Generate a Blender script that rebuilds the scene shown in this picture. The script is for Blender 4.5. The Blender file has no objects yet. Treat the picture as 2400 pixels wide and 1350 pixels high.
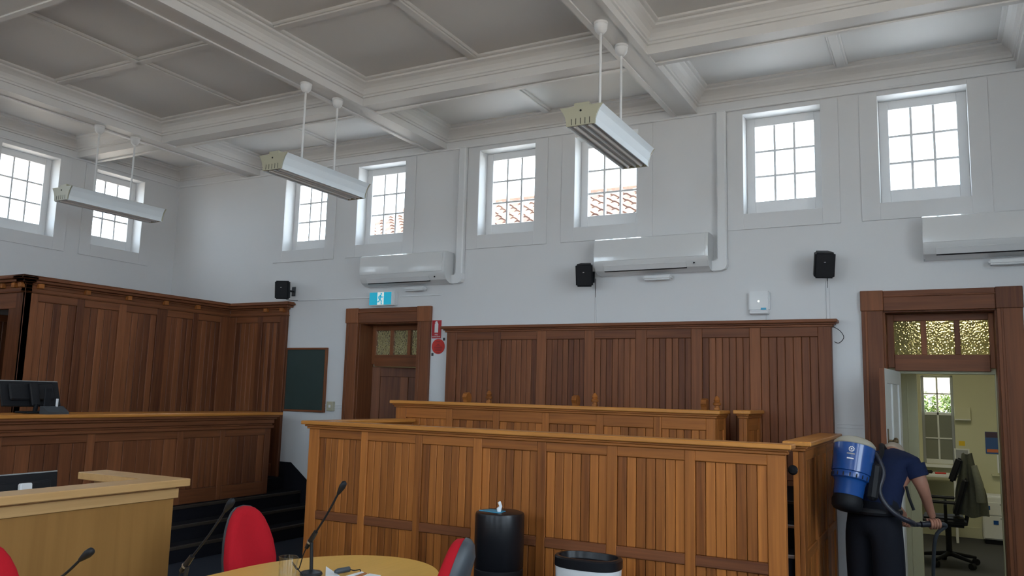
import bpy, bmesh, math, random
from mathutils import Vector, Matrix
random.seed(7)
SC = bpy.context.scene
COL = SC.collection

# ------------------------------------------------------------------ camera
cam_d = bpy.data.cameras.new('camera'); cam = bpy.data.objects.new('camera', cam_d); COL.objects.link(cam)
FPX = 1885.55
cam_d.sensor_width = 36.0; cam_d.lens = FPX / 2400 * 36.0; cam_d.clip_start = 0.05; cam_d.clip_end = 300
CR = Vector((0.8833289, 0.4680327, 0.0259887)); CU = Vector((0.0386345, -0.1279451, 0.9910285)); CF = Vector((-0.4671589, 0.8744000, 0.1310999))
CP = Vector((9.7971, -7.8736, 1.71))
mw = Matrix((CR, CU, -CF)).transposed().to_4x4(); mw.translation = CP
cam.matrix_world = mw
SC.camera = cam
def ray(u, v): return CF + CR * ((u - 1200) / FPX) - CU * ((v - 675) / FPX)
def hit(u, v, ax, val):
    d = ray(u, v); i = 'xyz'.index(ax); return CP + d * ((val - CP[i]) / d[i])

# ------------------------------------------------------------------ view, world and daylight
SC.view_settings.view_transform = 'Standard'; SC.view_settings.look = 'None'
SC.view_settings.exposure = -0.15; SC.view_settings.gamma = 1.0; SC.view_settings.use_curve_mapping = False
SC.cycles.use_denoising = True
SC.cycles.max_bounces = 10; SC.cycles.diffuse_bounces = 6; SC.cycles.transparent_max_bounces = 12
W = bpy.data.worlds.new('sky'); SC.world = W; W.use_nodes = True
wn = W.node_tree; wn.nodes.clear()
wb = wn.nodes.new('ShaderNodeBackground'); wo = wn.nodes.new('ShaderNodeOutputWorld')
wb.inputs['Color'].default_value = (0.72, 0.87, 1.0, 1); wb.inputs['Strength'].default_value = 11.6
wn.links.new(wb.outputs[0], wo.inputs[0])
sun_d = bpy.data.lights.new('sun_offscreen', 'SUN'); sun_d.energy = 22.0; sun_d.color = (1.0, .93, .82); sun_d.angle = math.radians(.6)
sun = bpy.data.objects.new('sun_offscreen', sun_d); COL.objects.link(sun); sun.rotation_euler = Vector((-.12, .3, -1)).to_track_quat('-Z', 'Y').to_euler()
WALLT = 0.36
RX, RY = 12.08, -9.0            # far corners of the courtroom (wall_right, wall_front)
ZC, ZB = 4.85, 4.611            # ceiling panels, beam soffits
ZS, ZH = 3.521, 4.532           # clerestory sills and heads
BACKWIN = [(2.117, 2.842), (3.345, 4.07), (5.125, 5.85), (6.338, 7.063), (8.148, 8.873), (9.368, 10.093)]
FRONTWIN = [(2.4, 3.5), (5.5, 6.6), (8.5, 9.6)]; RIGHTWIN = [(-8.7, -6.5), (-5.7, -3.5)]; FZ0, FZ1 = 1.6, 4.3
LEFTWIN = [(-2.549, -1.821), (-1.313, -0.585), (-5.6, -4.87), (-4.36, -3.63), (-8.6, -7.87), (-7.36, -6.63)]
def portal(name, center, direction, w, h):
    """sampling guide for the sky's light through a real window opening; gives no light of its own"""
    l = bpy.data.lights.new(name, 'AREA'); l.shape = 'RECTANGLE'; l.size = w; l.size_y = h; l.cycles.is_portal = True
    o = bpy.data.objects.new(name, l); COL.objects.link(o); o.location = center
    o.rotation_euler = Vector(direction).to_track_quat('-Z', 'Y').to_euler()
for a, b in BACKWIN:
    portal('window_daylight', ((a + b) / 2, WALLT + .05, (ZS + ZH) / 2), (0, -1, 0), b - a, ZH - ZS)
for i, (a, b) in enumerate(FRONTWIN): portal('window_front_%d_offscreen' % (i + 1), ((a + b) / 2, RY - WALLT - .05, (FZ0 + FZ1) / 2), (0, 1, 0), b - a, FZ1 - FZ0)
for i, (a, b) in enumerate(RIGHTWIN): portal('window_right_%d_offscreen' % (i + 1), (RX + WALLT + .05, (a + b) / 2, (FZ0 + FZ1) / 2), (-1, 0, 0), b - a, FZ1 - FZ0)
for i, (a, b) in enumerate(LEFTWIN):
    portal('window_daylight' if i < 2 else 'window_left_%d_offscreen' % (i - 1), (-WALLT - .05, (a + b) / 2, (ZS + ZH) / 2), (1, 0, 0), b - a, ZH - ZS)

# ------------------------------------------------------------------ materials
def nt(name):
    m = bpy.data.materials.new(name); m.use_nodes = True
    return m, m.node_tree, m.node_tree.nodes['Principled BSDF']
def plain(name, col, rough=.5, metal=0., noise=0., nscale=20., bump=0., spec=.5, coat=0.):
    m, t, p = nt(name)
    p.inputs['Roughness'].default_value = rough; p.inputs['Metallic'].default_value = metal
    p.inputs['Base Color'].default_value = (*col, 1); p.inputs['Specular IOR Level'].default_value = spec
    p.inputs['Coat Weight'].default_value = coat; p.inputs['Coat Roughness'].default_value = .08
    if noise or bump:
        tc = t.nodes.new('ShaderNodeTexCoord'); n = t.nodes.new('ShaderNodeTexNoise')
        n.inputs['Scale'].default_value = nscale; n.inputs['Detail'].default_value = 4
        t.links.new(tc.outputs['Object'], n.inputs['Vector'])
        if noise:
            r = t.nodes.new('ShaderNodeMix'); r.data_type = 'RGBA'
            r.inputs[6].default_value = (*[c * (1 - noise) for c in col], 1); r.inputs[7].default_value = (*[min(1, c * (1 + noise)) for c in col], 1)
            t.links.new(n.outputs['Fac'], r.inputs[0]); t.links.new(r.outputs[2], p.inputs['Base Color'])
        if bump:
            b = t.nodes.new('ShaderNodeBump'); b.inputs['Strength'].default_value = bump; b.inputs['Distance'].default_value = .01
            t.links.new(n.outputs['Fac'], b.inputs['Height']); t.links.new(b.outputs[0], p.inputs['Normal'])
    return m
def wood(name, dark, light, axis='z', rough=.45, scale=1., vary=.6, coat=.0):
    """varnished timber, grain along the given axis, each piece its own tone"""
    m, t, p = nt(name)
    tc = t.nodes.new('ShaderNodeTexCoord'); mp = t.nodes.new('ShaderNodeMapping'); oi = t.nodes.new('ShaderNodeObjectInfo')
    s = [38 * scale] * 3; s['xyz'.index(axis)] = 1.6 * scale; mp.inputs['Scale'].default_value = s
    mul = t.nodes.new('ShaderNodeMath'); mul.operation = 'MULTIPLY'; mul.inputs[1].default_value = 37.
    t.links.new(oi.outputs['Random'], mul.inputs[0])
    n = t.nodes.new('ShaderNodeTexNoise'); n.noise_dimensions = '4D'; n.inputs['Scale'].default_value = 1.; n.inputs['Detail'].default_value = 5; n.inputs['Distortion'].default_value = .6
    t.links.new(tc.outputs['Object'], mp.inputs['Vector']); t.links.new(mp.outputs[0], n.inputs['Vector']); t.links.new(mul.outputs[0], n.inputs['W'])
    mx = t.nodes.new('ShaderNodeMix'); mx.data_type = 'RGBA'; mx.inputs[6].default_value = (*dark, 1); mx.inputs[7].default_value = (*light, 1)
    ad = t.nodes.new('ShaderNodeMath'); ad.operation = 'MULTIPLY_ADD'; ad.inputs[1].default_value = vary; ad.use_clamp = True
    sb = t.nodes.new('ShaderNodeMath'); sb.operation = 'SUBTRACT'; sb.inputs[1].default_value = vary / 2
    t.links.new(n.outputs['Fac'], sb.inputs[0]); t.links.new(oi.outputs['Random'], ad.inputs[0]); t.links.new(sb.outputs[0], ad.inputs[2])
    t.links.new(ad.outputs[0], mx.inputs[0]); t.links.new(mx.outputs[2], p.inputs['Base Color'])
    p.inputs['Roughness'].default_value = rough; p.inputs['Specular IOR Level'].default_value = .22; p.inputs['Coat Weight'].default_value = coat; p.inputs['Coat Roughness'].default_value = .25
    b = t.nodes.new('ShaderNodeBump'); b.inputs['Strength'].default_value = .08; b.inputs['Distance'].default_value = .004
    t.links.new(n.outputs['Fac'], b.inputs['Height']); t.links.new(b.outputs[0], p.inputs['Normal'])
    return m
def glass(name, tint=(1, 1, 1), ior=1.45):
    m = bpy.data.materials.new(name); m.use_nodes = True; t = m.node_tree; t.nodes.clear()
    o = t.nodes.new('ShaderNodeOutputMaterial'); a = t.nodes.new('ShaderNodeBsdfTransparent'); g = t.nodes.new('ShaderNodeBsdfGlossy')
    a.inputs[0].default_value = (*tint, 1); g.inputs['Roughness'].default_value = .02
    f = t.nodes.new('ShaderNodeFresnel'); f.inputs[0].default_value = ior
    ge = t.nodes.new('ShaderNodeNewGeometry'); iv = t.nodes.new('ShaderNodeMath'); iv.operation = 'SUBTRACT'; iv.inputs[0].default_value = 1.; ml = t.nodes.new('ShaderNodeMath'); ml.operation = 'MULTIPLY'
    t.links.new(ge.outputs['Backfacing'], iv.inputs[1]); t.links.new(iv.outputs[0], ml.inputs[0]); t.links.new(f.outputs[0], ml.inputs[1])
    x = t.nodes.new('ShaderNodeMixShader'); t.links.new(ml.outputs[0], x.inputs[0]); t.links.new(a.outputs[0], x.inputs[1]); t.links.new(g.outputs[0], x.inputs[2]); t.links.new(x.outputs[0], o.inputs[0])
    return m
def frosted(name, tint):
    m, t, p = nt(name)
    p.inputs['Base Color'].default_value = (*tint, 1); p.inputs['Roughness'].default_value = .12; p.inputs['Transmission Weight'].default_value = .93; p.inputs['IOR'].default_value = 1.3
    tc = t.nodes.new('ShaderNodeTexCoord'); v = t.nodes.new('ShaderNodeTexVoronoi'); v.inputs['Scale'].default_value = 60; v.feature = 'SMOOTH_F1'
    b = t.nodes.new('ShaderNodeBump'); b.inputs['Strength'].default_value = .9; b.inputs['Distance'].default_value = .02
    t.links.new(tc.outputs['Object'], v.inputs['Vector']); t.links.new(v.outputs['Distance'], b.inputs['Height']); t.links.new(b.outputs[0], p.inputs['Normal'])
    return m
def emit(name, col, s):
    m, t, p = nt(name); p.inputs['Base Color'].default_value = (*col, 1); p.inputs['Emission Color'].default_value = (*col, 1); p.inputs['Emission Strength'].default_value = s
    return m
DK, LT = (.14, .042, .011), (.53, .185, .040)
DD, DL = (.080, .026, .013), (.29, .105, .042)
M = dict(
    wall=plain('painted_plaster', (.66, .665, .67), .55, noise=.015, nscale=3, bump=.02),
    paint=plain('white_gloss_paint', (.70, .705, .71), .4),
    ceil=plain('ceiling_paint', (.66, .655, .645), .6),
    beam=plain('beam_paint', (.66, .655, .645), .5),
    wz=wood('stained_timber_upright', DK, LT, 'z'), wx=wood('stained_timber_along_x', DK, LT, 'x', vary=.25), wy=wood('stained_timber_along_y', DK, LT, 'y', vary=.25),
    cap=wood('stained_timber_cap', (.34, .12, .025), (.74, .32, .07), 'x', rough=.35, vary=.2, coat=.1), capy=wood('stained_timber_cap_y', (.34, .12, .025), (.74, .32, .07), 'y', rough=.35, vary=.2, coat=.1),
    dz=wood('dark_timber_upright', DD, DL, 'z'), dx=wood('dark_timber_along_x', DD, DL, 'x', vary=.25), dy=wood('dark_timber_along_y', DD, DL, 'y', vary=.25),
    oak=wood('oak_veneer', (.24, .115, .032), (.42, .215, .065), 'z', rough=.4, scale=.35, vary=.1), oaky=wood('oak_edge_y', (.46, .26, .10), (.64, .39, .17), 'y', rough=.4, vary=.1), oakx=wood('oak_edge_x', (.46, .26, .10), (.64, .39, .17), 'x', rough=.4, vary=.1),
    table=wood('honey_table_top', (.60, .33, .06), (.72, .42, .09), 'y', rough=.32, vary=.05),
    carpet=plain('blue_grey_carpet', (.030, .036, .050), .95, noise=.3, nscale=160, bump=.3, spec=.1),
    dcarpet=plain('dark_stair_carpet', (.012, .012, .016), .95, noise=.3, nscale=120, spec=.1),
    nosing=plain('worn_stair_nosing', (.035, .026, .018), .6),
    black=plain('black_plastic', (.010, .010, .012), .6, spec=.25), blackm=plain('black_metal', (.015, .016, .019), .35, .3), gloss_black=plain('gloss_black_plastic', (.008, .008, .01), .32, spec=.35),
    white_pl=plain('white_plastic', (.70, .71, .715), .3), ac=plain('air_conditioner_plastic', (.66, .67, .67), .12, coat=.6), grey_pl=plain('grey_plastic', (.30, .31, .31), .4), dgrey=plain('dark_grey_plastic', (.045, .052, .06), .5),
    cream=plain('cream_enamel', (.42, .40, .29), .35), refl=plain('reflector_enamel', (.78, .83, .86), .5, spec=.3), tube=plain('fluorescent_tube', (.92, .93, .93), .3), steel=plain('brushed_steel', (.5, .5, .5), .3, .9), brass=plain('aged_brass', (.18, .12, .06), .35, .8),
    red=plain('red_wool_fabric', (.42, .008, .016), .9, noise=.15, nscale=250, bump=.15, spec=.2),
    glass=glass('window_glass'), jug=glass('jug_glass', (.96, .97, .97), 1.9), frost=frosted('textured_glass', (.93, .90, .72)), frost_y=frosted('textured_yellow_glass', (.95, .85, .45)),
    green=plain('green_felt', (.022, .042, .038), .75, noise=.15, nscale=6), exit_b=emit('exit_sign_blue', (.01, .36, .52), .55), exit_w=emit('exit_sign_white', (.8, .85, .8), .45),
    sign_red=plain('sign_red', (.42, .012, .018), .4), sign_white=plain('sign_white', (.75, .75, .75), .4), disc_red=plain('disc_red', (.55, .022, .012), .4), print_dark=plain('dark_print', (.09, .01, .01), .5), print_black=plain('black_print', (.03, .03, .03), .5),
    paper=plain('white_paper', (.80, .82, .84), .7), led=emit('led_white', (.9, 1, .75), 4), blue_lbl=plain('blue_label', (.05, .35, .55), .4),
    office=plain('cream_office_paint', (.58, .57, .38), .6), office_c=plain('office_carpet', (.05, .05, .05), .95, noise=.3, nscale=120), offwhite=plain('office_white_paint', (.70, .71, .68), .4),
    navy=plain('navy_cotton', (.010, .017, .052), .9, noise=.2, nscale=60, bump=.1, spec=.2), trouser=plain('dark_trouser_cloth', (.010, .011, .016), .9, noise=.2, nscale=60, bump=.1, spec=.2),
    skin=plain('skin', (.36, .17, .11), .55, noise=.1, nscale=30), hair=plain('grey_hair', (.32, .26, .2), .7),
    vblue=plain('blue_canister', (.010, .068, .27), .22, coat=.3), vgrey=plain('beige_canister_lid', (.36, .33, .26), .5), hose=plain('hose_rubber', (.022, .022, .032), .45),
    jacket=plain('olive_grey_jacket', (.21, .215, .165), .9, noise=.2, nscale=40), tile=None, ground=plain('outside_ground', (.36, .29, .225), .9),
    fence=plain('fence_sheet', (.50, .44, .41), .6), leaf=plain('shrub_leaf', (.11, .17, .03), .6, noise=.4, nscale=8), yellow=plain('yellow_note', (.72, .48, .01), .6), pblue=plain('poster_blue', (.03, .09, .27), .5), porange=plain('poster_orange', (.6, .16, .05), .5), pdark=plain('poster_dark', (.06, .03, .06), .5),
    lamp=emit('office_lamp_panel', (1, .94, .74), 11.0), halllamp=emit('hall_lamp_panel', (1, .95, .82), 4.0), blind=plain('window_blind', (.20, .205, .16), .6),
)
def tilemat():
    m, t, p = nt('terracotta'); oi = t.nodes.new('ShaderNodeObjectInfo'); mx = t.nodes.new('ShaderNodeMix'); mx.data_type = 'RGBA'
    mx.inputs[6].default_value = (.07, .034, .024, 1); mx.inputs[7].default_value = (.24, .14, .095, 1)
    tc = t.nodes.new('ShaderNodeTexCoord'); n = t.nodes.new('ShaderNodeTexNoise'); n.inputs['Scale'].default_value = 14
    a = t.nodes.new('ShaderNodeMath'); a.operation = 'MULTIPLY'
    t.links.new(tc.outputs['Object'], n.inputs['Vector']); t.links.new(oi.outputs['Random'], a.inputs[0]); t.links.new(n.outputs['Fac'], a.inputs[1]); t.links.new(a.outputs[0], mx.inputs[0]); t.links.new(mx.outputs[2], p.inputs['Base Color'])
    p.inputs['Roughness'].default_value = .8; return m
M['tile'] = tilemat()

# ------------------------------------------------------------------ builders
WO = {}
def tag(o, label=None, cat=None, group=None, kind=None):
    for k, v in (('label', label), ('category', cat), ('group', group), ('kind', kind)):
        if v: o[k] = v
    return o
def thing(name, label, cat, loc=(0, 0, 0), group=None, kind=None):
    o = bpy.data.objects.new(name, None); o.empty_display_size = .1; COL.objects.link(o); o.location = loc; WO[o.name] = Vector(loc)
    return tag(o, label, cat, group, kind)
def link(name, me, center, parent):
    o = bpy.data.objects.new(name, me); COL.objects.link(o); WO[o.name] = Vector(center)
    if parent: o.parent = parent; o.location = Vector(center) - WO[parent.name]
    else: o.location = center
    return o
def obj(name, bm, mat, parent=None, smooth=False, angle=35, origin=None):
    """one mesh object from a bmesh given in world (or thing-local) coordinates"""
    vs = [v.co for v in bm.verts]
    c = Vector(origin) if origin else Vector([(min(v[i] for v in vs) + max(v[i] for v in vs)) / 2 for i in range(3)])
    for v in bm.verts: v.co -= c
    bmesh.ops.recalc_face_normals(bm, faces=bm.faces)
    me = bpy.data.meshes.new(name); bm.to_mesh(me); bm.free()
    for mm in (mat if isinstance(mat, (list, tuple)) else [mat]): me.materials.append(mm)
    if smooth:
        for p in me.polygons: p.use_smooth = True
        me.set_sharp_from_angle(angle=math.radians(angle))
    return link(name, me, c, parent)
def addbox(bm, x0, x1, y0, y1, z0, z1, bev=0, mtx=None):
    r = bmesh.ops.create_cube(bm, size=1)
    vs = r['verts']
    for v in vs: v.co = Vector(((x0 + x1) / 2 + v.co.x * (x1 - x0), (y0 + y1) / 2 + v.co.y * (y1 - y0), (z0 + z1) / 2 + v.co.z * (z1 - z0)))
    if bev:
        es = list({e for v in vs for e in v.link_edges})
        r = bmesh.ops.bevel(bm, geom=es, offset=bev, segments=1, affect='EDGES', profile=.5); vs = list({v for f in r['faces'] for v in f.verts})
    if mtx is not None:
        for v in vs: v.co = mtx @ v.co
    return vs
_boxes = {}
def B(name, x0, x1, y0, y1, z0, z1, mat, parent=None, bev=.003):
    """an axis-aligned chamfered block; alike blocks share their mesh"""
    x0, x1 = min(x0, x1), max(x0, x1); y0, y1 = min(y0, y1), max(y0, y1); z0, z1 = min(z0, z1), max(z0, z1)
    d = (round(x1 - x0, 3), round(y1 - y0, 3), round(z1 - z0, 3)); bev = min(bev, min(d) * .3)
    key = (d, round(bev, 4), mat.name)
    if key not in _boxes:
        bm = bmesh.new(); addbox(bm, -d[0] / 2, d[0] / 2, -d[1] / 2, d[1] / 2, -d[2] / 2, d[2] / 2, bev)
        bmesh.ops.recalc_face_normals(bm, faces=bm.faces)
        me = bpy.data.meshes.new(name); bm.to_mesh(me); bm.free(); me.materials.append(mat); _boxes[key] = me
    return link(name, _boxes[key], ((x0 + x1) / 2, (y0 + y1) / 2, (z0 + z1) / 2), parent)
def tube(bm, pts, r, seg=8, cap=True):
    """round bar through points; r a number or one per point"""
    pts = [Vector(p) for p in pts]; n = len(pts); rs = r if isinstance(r, (list, tuple)) else [r] * n
    rings = []; prev = None
    for i, p in enumerate(pts):
        d = (pts[min(i + 1, n - 1)] - pts[max(i - 1, 0)]).normalized()
        a = prev if prev is not None else (Vector((0, 0, 1)) if abs(d.z) < .9 else Vector((1, 0, 0)))
        a = (a - d * a.dot(d)).normalized(); b = d.cross(a); prev = a
        rings.append([bm.verts.new(p + (a * math.cos(2 * math.pi * k / seg) + b * math.sin(2 * math.pi * k / seg)) * rs[i]) for k in range(seg)])
    for i in range(n - 1):
        for k in range(seg): bm.faces.new((rings[i][k], rings[i][(k + 1) % seg], rings[i + 1][(k + 1) % seg], rings[i + 1][k]))
    if cap: bm.faces.new(rings[0][::-1]); bm.faces.new(rings[-1])
    return rings
def lathe(bm, prof, seg=24, center=(0, 0, 0), sx=1, sy=1):
    c = Vector(center); rings = []
    for r, z in prof: rings.append([bm.verts.new(c + Vector((math.cos(2 * math.pi * k / seg) * max(r, 1e-4) * sx, math.sin(2 * math.pi * k / seg) * max(r, 1e-4) * sy, z))) for k in range(seg)])
    for i in range(len(rings) - 1):
        for k in range(seg): bm.faces.new((rings[i][k], rings[i][(k + 1) % seg], rings[i + 1][(k + 1) % seg], rings[i + 1][k]))
    bm.faces.new(rings[0][::-1]); bm.faces.new(rings[-1])
def prism(bm, poly, fn, a, b):
    """extrude a 2-D outline; fn(p, q, t) gives the 3-D point"""
    lo = [bm.verts.new(fn(p, q, a)) for p, q in poly]; hi = [bm.verts.new(fn(p, q, b)) for p, q in poly]; n = len(poly)
    for k in range(n): bm.faces.new((lo[k], lo[(k + 1) % n], hi[(k + 1) % n], hi[k]))
    bm.faces.new(lo[::-1]); bm.faces.new(hi)
def tubeobj(name, pts, r, mat, parent=None, seg=8): bm = bmesh.new(); tube(bm, pts, r, seg); return obj(name, bm, mat, parent, smooth=True, angle=60)
def latheobj(name, prof, mat, parent=None, center=(0, 0, 0), seg=24, sx=1, sy=1): bm = bmesh.new(); lathe(bm, prof, seg, center, sx, sy); return obj(name, bm, mat, parent, smooth=True)
def smooth_path(pts, n=6):
    pts = [Vector(p) for p in pts]; out = []
    for i in range(len(pts) - 1):
        p0, p1, p2, p3 = pts[max(i - 1, 0)], pts[i], pts[i + 1], pts[min(i + 2, len(pts) - 1)]
        for k in range(n):
            t = k / n; out.append(.5 * ((2 * p1) + (p2 - p0) * t + (2 * p0 - 5 * p1 + 4 * p2 - p3) * t * t + (3 * p1 - p0 - 3 * p2 + p3) * t ** 3))
    return out + [pts[-1]]
def copy_tree(o, parent=None):
    c = o.copy(); COL.objects.link(c); c.parent = parent
    for ch in list(o.children): copy_tree(ch, c)
    return c

# ------------------------------------------------------------------ shell: walls with real openings
def wall(name, axis, p0, p1, u0, u1, z0, z1, holes, mat, label):
    """axis 'y': wall in the x-z plane between y=p0 and y=p1; axis 'x': in the y-z plane; holes = (u0,u1,z0,z1)"""
    us = sorted({u0, u1, *[h[i] for h in holes for i in (0, 1)]}); zs = sorted({z0, z1, *[h[i] for h in holes for i in (2, 3)]})
    bm = bmesh.new(); vc = {}
    def V(u, p, z):
        k = (round(u, 4), round(p, 4), round(z, 4))
        if k not in vc: vc[k] = bm.verts.new((u, p, z) if axis == 'y' else (p, u, z))
        return vc[k]
    nu, nz = len(us) - 1, len(zs) - 1
    solid = lambda i, j: 0 <= i < nu and 0 <= j < nz and not any(h[0] - 1e-6 <= us[i] and us[i + 1] <= h[1] + 1e-6 and h[2] - 1e-6 <= zs[j] and zs[j + 1] <= h[3] + 1e-6 for h in holes)
    for i in range(nu):
        for j in range(nz):
            if not solid(i, j): continue
            a, b, c, d = us[i], us[i + 1], zs[j], zs[j + 1]
            for p in (p0, p1): bm.faces.new((V(a, p, c), V(b, p, c), V(b, p, d), V(a, p, d)))
            if not solid(i - 1, j): bm.faces.new((V(a, p0, c), V(a, p1, c), V(a, p1, d), V(a, p0, d)))
            if not solid(i + 1, j): bm.faces.new((V(b, p0, c), V(b, p1, c), V(b, p1, d), V(b, p0, d)))
            if not solid(i, j - 1): bm.faces.new((V(a, p0, c), V(b, p0, c), V(b, p1, c), V(a, p1, c)))
            if not solid(i, j + 1): bm.faces.new((V(a, p0, d), V(b, p0, d), V(b, p1, d), V(a, p1, d)))
    return tag(obj(name, bm, mat), label, 'wall', kind='structure')
D1 = (3.457, 4.366); D2 = (9.349, 10.239); DH = 2.545
wall('wall_back', 'y', 0, WALLT, -WALLT, RX + WALLT, 0, 5.0, [(a, b, ZS, ZH) for a, b in BACKWIN] + [(*D1, 0, DH), (*D2, 0, DH)], M['wall'], 'white plastered courtroom wall with three pairs of high windows')
wall('wall_left', 'x', -WALLT, 0, RY, 0, 0, 5.0, [(a, b, ZS, ZH) for a, b in LEFTWIN], M['wall'], 'white plastered wall above the tall wooden screen')
wall('wall_front', 'y', RY - WALLT, RY, -WALLT, RX + WALLT, 0, 5.0, [(a, b, FZ0, FZ1) for a, b in FRONTWIN], M['wall'], 'white plastered wall facing the jury box')
wall('wall_right', 'x', RX, RX + WALLT, RY, 0, 0, 5.0, [(a, b, FZ0, FZ1) for a, b in RIGHTWIN], M['wall'], 'white plastered wall with tall windows facing the judge')
tag(B('floor', -WALLT, RX + WALLT, RY - WALLT, WALLT, -.1, 0, M['carpet'], bev=0), 'dark blue grey carpeted courtroom floor', 'floor', kind='structure')
tag(B('ground', -40, 50, -50, 60, -.6, -.5, M['ground'], bev=0), 'pale ground outside the building', 'ground', kind='structure')

# ceiling: panels, beams, cornices, battens
ceiling = tag(B('ceiling', -WALLT, RX + WALLT, RY - WALLT, WALLT, ZC, 5.05, M['ceil'], bev=0), 'coffered white ceiling with deep painted beams', 'ceiling', kind='structure')
YB = [(1.345, 1.605), (4.385, 4.648), (7.43, 7.69), (10.475, 10.735)]; XB = [(-1.60, -1.345), (-4.63, -4.375), (-7.66, -7.405)]
def beam(x0, x1, y0, y1, along):
    bm = bmesh.new(); w = (x1 - x0) if along == 'y' else (y1 - y0); l = .045
    prof = [(0, ZC), (0, ZB + .014), (-.006, ZB + .014), (-.006, ZB - .006), (l, ZB - .006), (l, ZB + .008), (w - l, ZB + .008), (w - l, ZB - .006), (w + .006, ZB - .006), (w + .006, ZB + .014), (w, ZB + .014), (w, ZC)]
    if along == 'y': prism(bm, prof, lambda p, q, t: (x0 + p, t, q), y0, y1)
    else: prism(bm, prof, lambda p, q, t: (t, y0 + p, q), x0, x1)
    return obj('beam', bm, M['beam'], ceiling)
for a, b in YB: beam(a, b, RY, 0, 'y')
xs = [0] + [v for ab in YB for v in ab] + [RX]; ys = [0] + [v for ab in XB for v in ab[::-1]] + [RY]
for y0, y1 in XB:
    for i in range(0, len(xs), 2): beam(xs[i], xs[i + 1], y0, y1, 'x')
CP_PROF = [(0, 4.685), (.018, 4.688), (.018, 4.708), (.03, 4.714), (.034, 4.735), (.05, 4.765), (.078, 4.79), (.105, 4.805), (.11, 4.822), (.13, 4.826), (.14, 4.832), (.14, ZC)]
def cornice(x0, x1, y0, y1):
    bm = bmesh.new(); rings = [[bm.verts.new(p) for p in ((x0 + q, y0 + q, z), (x1 - q, y0 + q, z), (x1 - q, y1 - q, z), (x0 + q, y1 - q, z))] for q, z in CP_PROF]
    for a, b in zip(rings, rings[1:]):
        for k in range(4): bm.faces.new((a[k], a[(k + 1) % 4], b[(k + 1) % 4], b[k]))
    obj('cornice', bm, M['beam'], ceiling)
def batten(x0, x1, y0, y1):
    B('batten', x0, x1, y0, y1, ZC - .022, ZC + .01, M['beam'], ceiling, .008)
    g = .022
    if x1 - x0 > y1 - y0: B('batten_bead', x0, x1, y0 + g, y1 - g, ZC - .036, ZC - .02, M['beam'], ceiling, .006)
    else: B('batten_bead', x0 + g, x1 - g, y0, y1, ZC - .036, ZC - .02, M['beam'], ceiling, .006)
for i in range(0, len(xs), 2):
    for j in range(0, len(ys), 2):
        x0, x1, y1, y0 = xs[i], xs[i + 1], ys[j], ys[j + 1]
        cornice(x0, x1, y0, y1)
        xm, ym = (x0 + x1) / 2, (y0 + y1) / 2
        if x1 - x0 > 2: batten(xm - .06, xm + .06, y0 + .14, y1 - .14)
        if y1 - y0 > 2: batten(x0 + .14, x1 - .14, ym - .06, ym + .06)
# picture rail below the frieze, and the narrow dado bead
tag(B('trim_1', 0, RX, -.022, 0, 4.583, 4.606, M['paint'], bev=.006), 'thin white picture rail above the high windows', 'trim', kind='structure')
tag(B('trim_2', 0, .022, RY, 0, 4.583, 4.606, M['paint'], bev=.006), 'thin white picture rail above the windows over the tall screen', 'trim', kind='structure')
k = 3
for a, b in ((2.44, 3.27), (8.95, 9.17)):
    for z in (1.487, 1.517):
        tag(B('trim_%d' % k, a, b, -.008, 0, z, z + .009, M['wall'], bev=.002), 'thin white dado bead along the wall at switch height', 'trim', 'dado beads', kind='structure'); k += 1

# clerestory windows: architrave, sash frame, glazing bars, nine panes
NW = [0]
def window(axis, p, s, u0, u1, label, arch=True):
    """p = wall face, s = direction outwards (+1/-1); axis 'y' means the wall lies along x"""
    NW[0] += 1
    def bx(name, a, b, n0, n1, z0, z1, mat, parent, bev=.003):
        q0, q1 = p + s * n0, p + s * n1
        return B(name, a, b, q0, q1, z0, z1, mat, parent, bev) if axis == 'y' else B(name, q0, q1, a, b, z0, z1, mat, parent, bev)
    c = ((u0 + u1) / 2, p + s * .2, ZS) if axis == 'y' else (p + s * .2, (u0 + u1) / 2, ZS)
    w = thing('window_%d' % NW[0], label, 'window', c, kind='structure')
    if arch:
        m = .157
        bx('architrave', u0 - m, u0, -.014, 0, ZS - m, ZH + .04, M['wall'], w, .002); bx('architrave', u1, u1 + m, -.014, 0, ZS - m, ZH + .04, M['wall'], w, .002)
        bx('architrave', u0, u1, -.014, 0, ZS - m, ZS, M['wall'], w, .002); bx('architrave', u0, u1, -.014, 0, ZH, ZH + .04, M['wall'], w, .002)
    f0, f1 = .17, .25
    gl, gr, gb, gt = u0 + .082, u1 - .082, ZS + .155, ZH - .085
    bx('sash_stile', u0, gl, f0, f1, ZS, ZH, M['paint'], w); bx('sash_stile', gr, u1, f0, f1, ZS, ZH, M['paint'], w)
    bx('sash_rail', gl, gr, f0, f1, ZS, gb, M['paint'], w); bx('sash_rail', gl, gr, f0, f1, gt, ZH, M['paint'], w)
    pw, ph = (gr - gl) / 3, (gt - gb) / 3
    for i in (1, 2):
        bx('glazing_bar', gl + i * pw - .011, gl + i * pw + .011, f0 + .015, f1 - .02, gb, gt, M['paint'], w)
        bx('glazing_bar', gl, gr, f0 + .018, f1 - .023, gb + i * ph - .011, gb + i * ph + .011, M['paint'], w)
    for i in range(3):
        for j in range(3):
            bx('pane', gl + i * pw + .009, gl + (i + 1) * pw - .009, .205, .209, gb + j * ph + .009, gb + (j + 1) * ph - .009, M['glass'], w, 0)
nm = ['corner window of the long wall, behind the second pendant light', 'window of the long wall right above the exit door', 'window of the long wall beside the white pipe duct of the first air conditioner', 'window of the long wall half hidden by the pendant light over the jury box', 'window of the long wall over the middle air conditioner duct', 'window of the long wall straight above the open office door']
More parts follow.
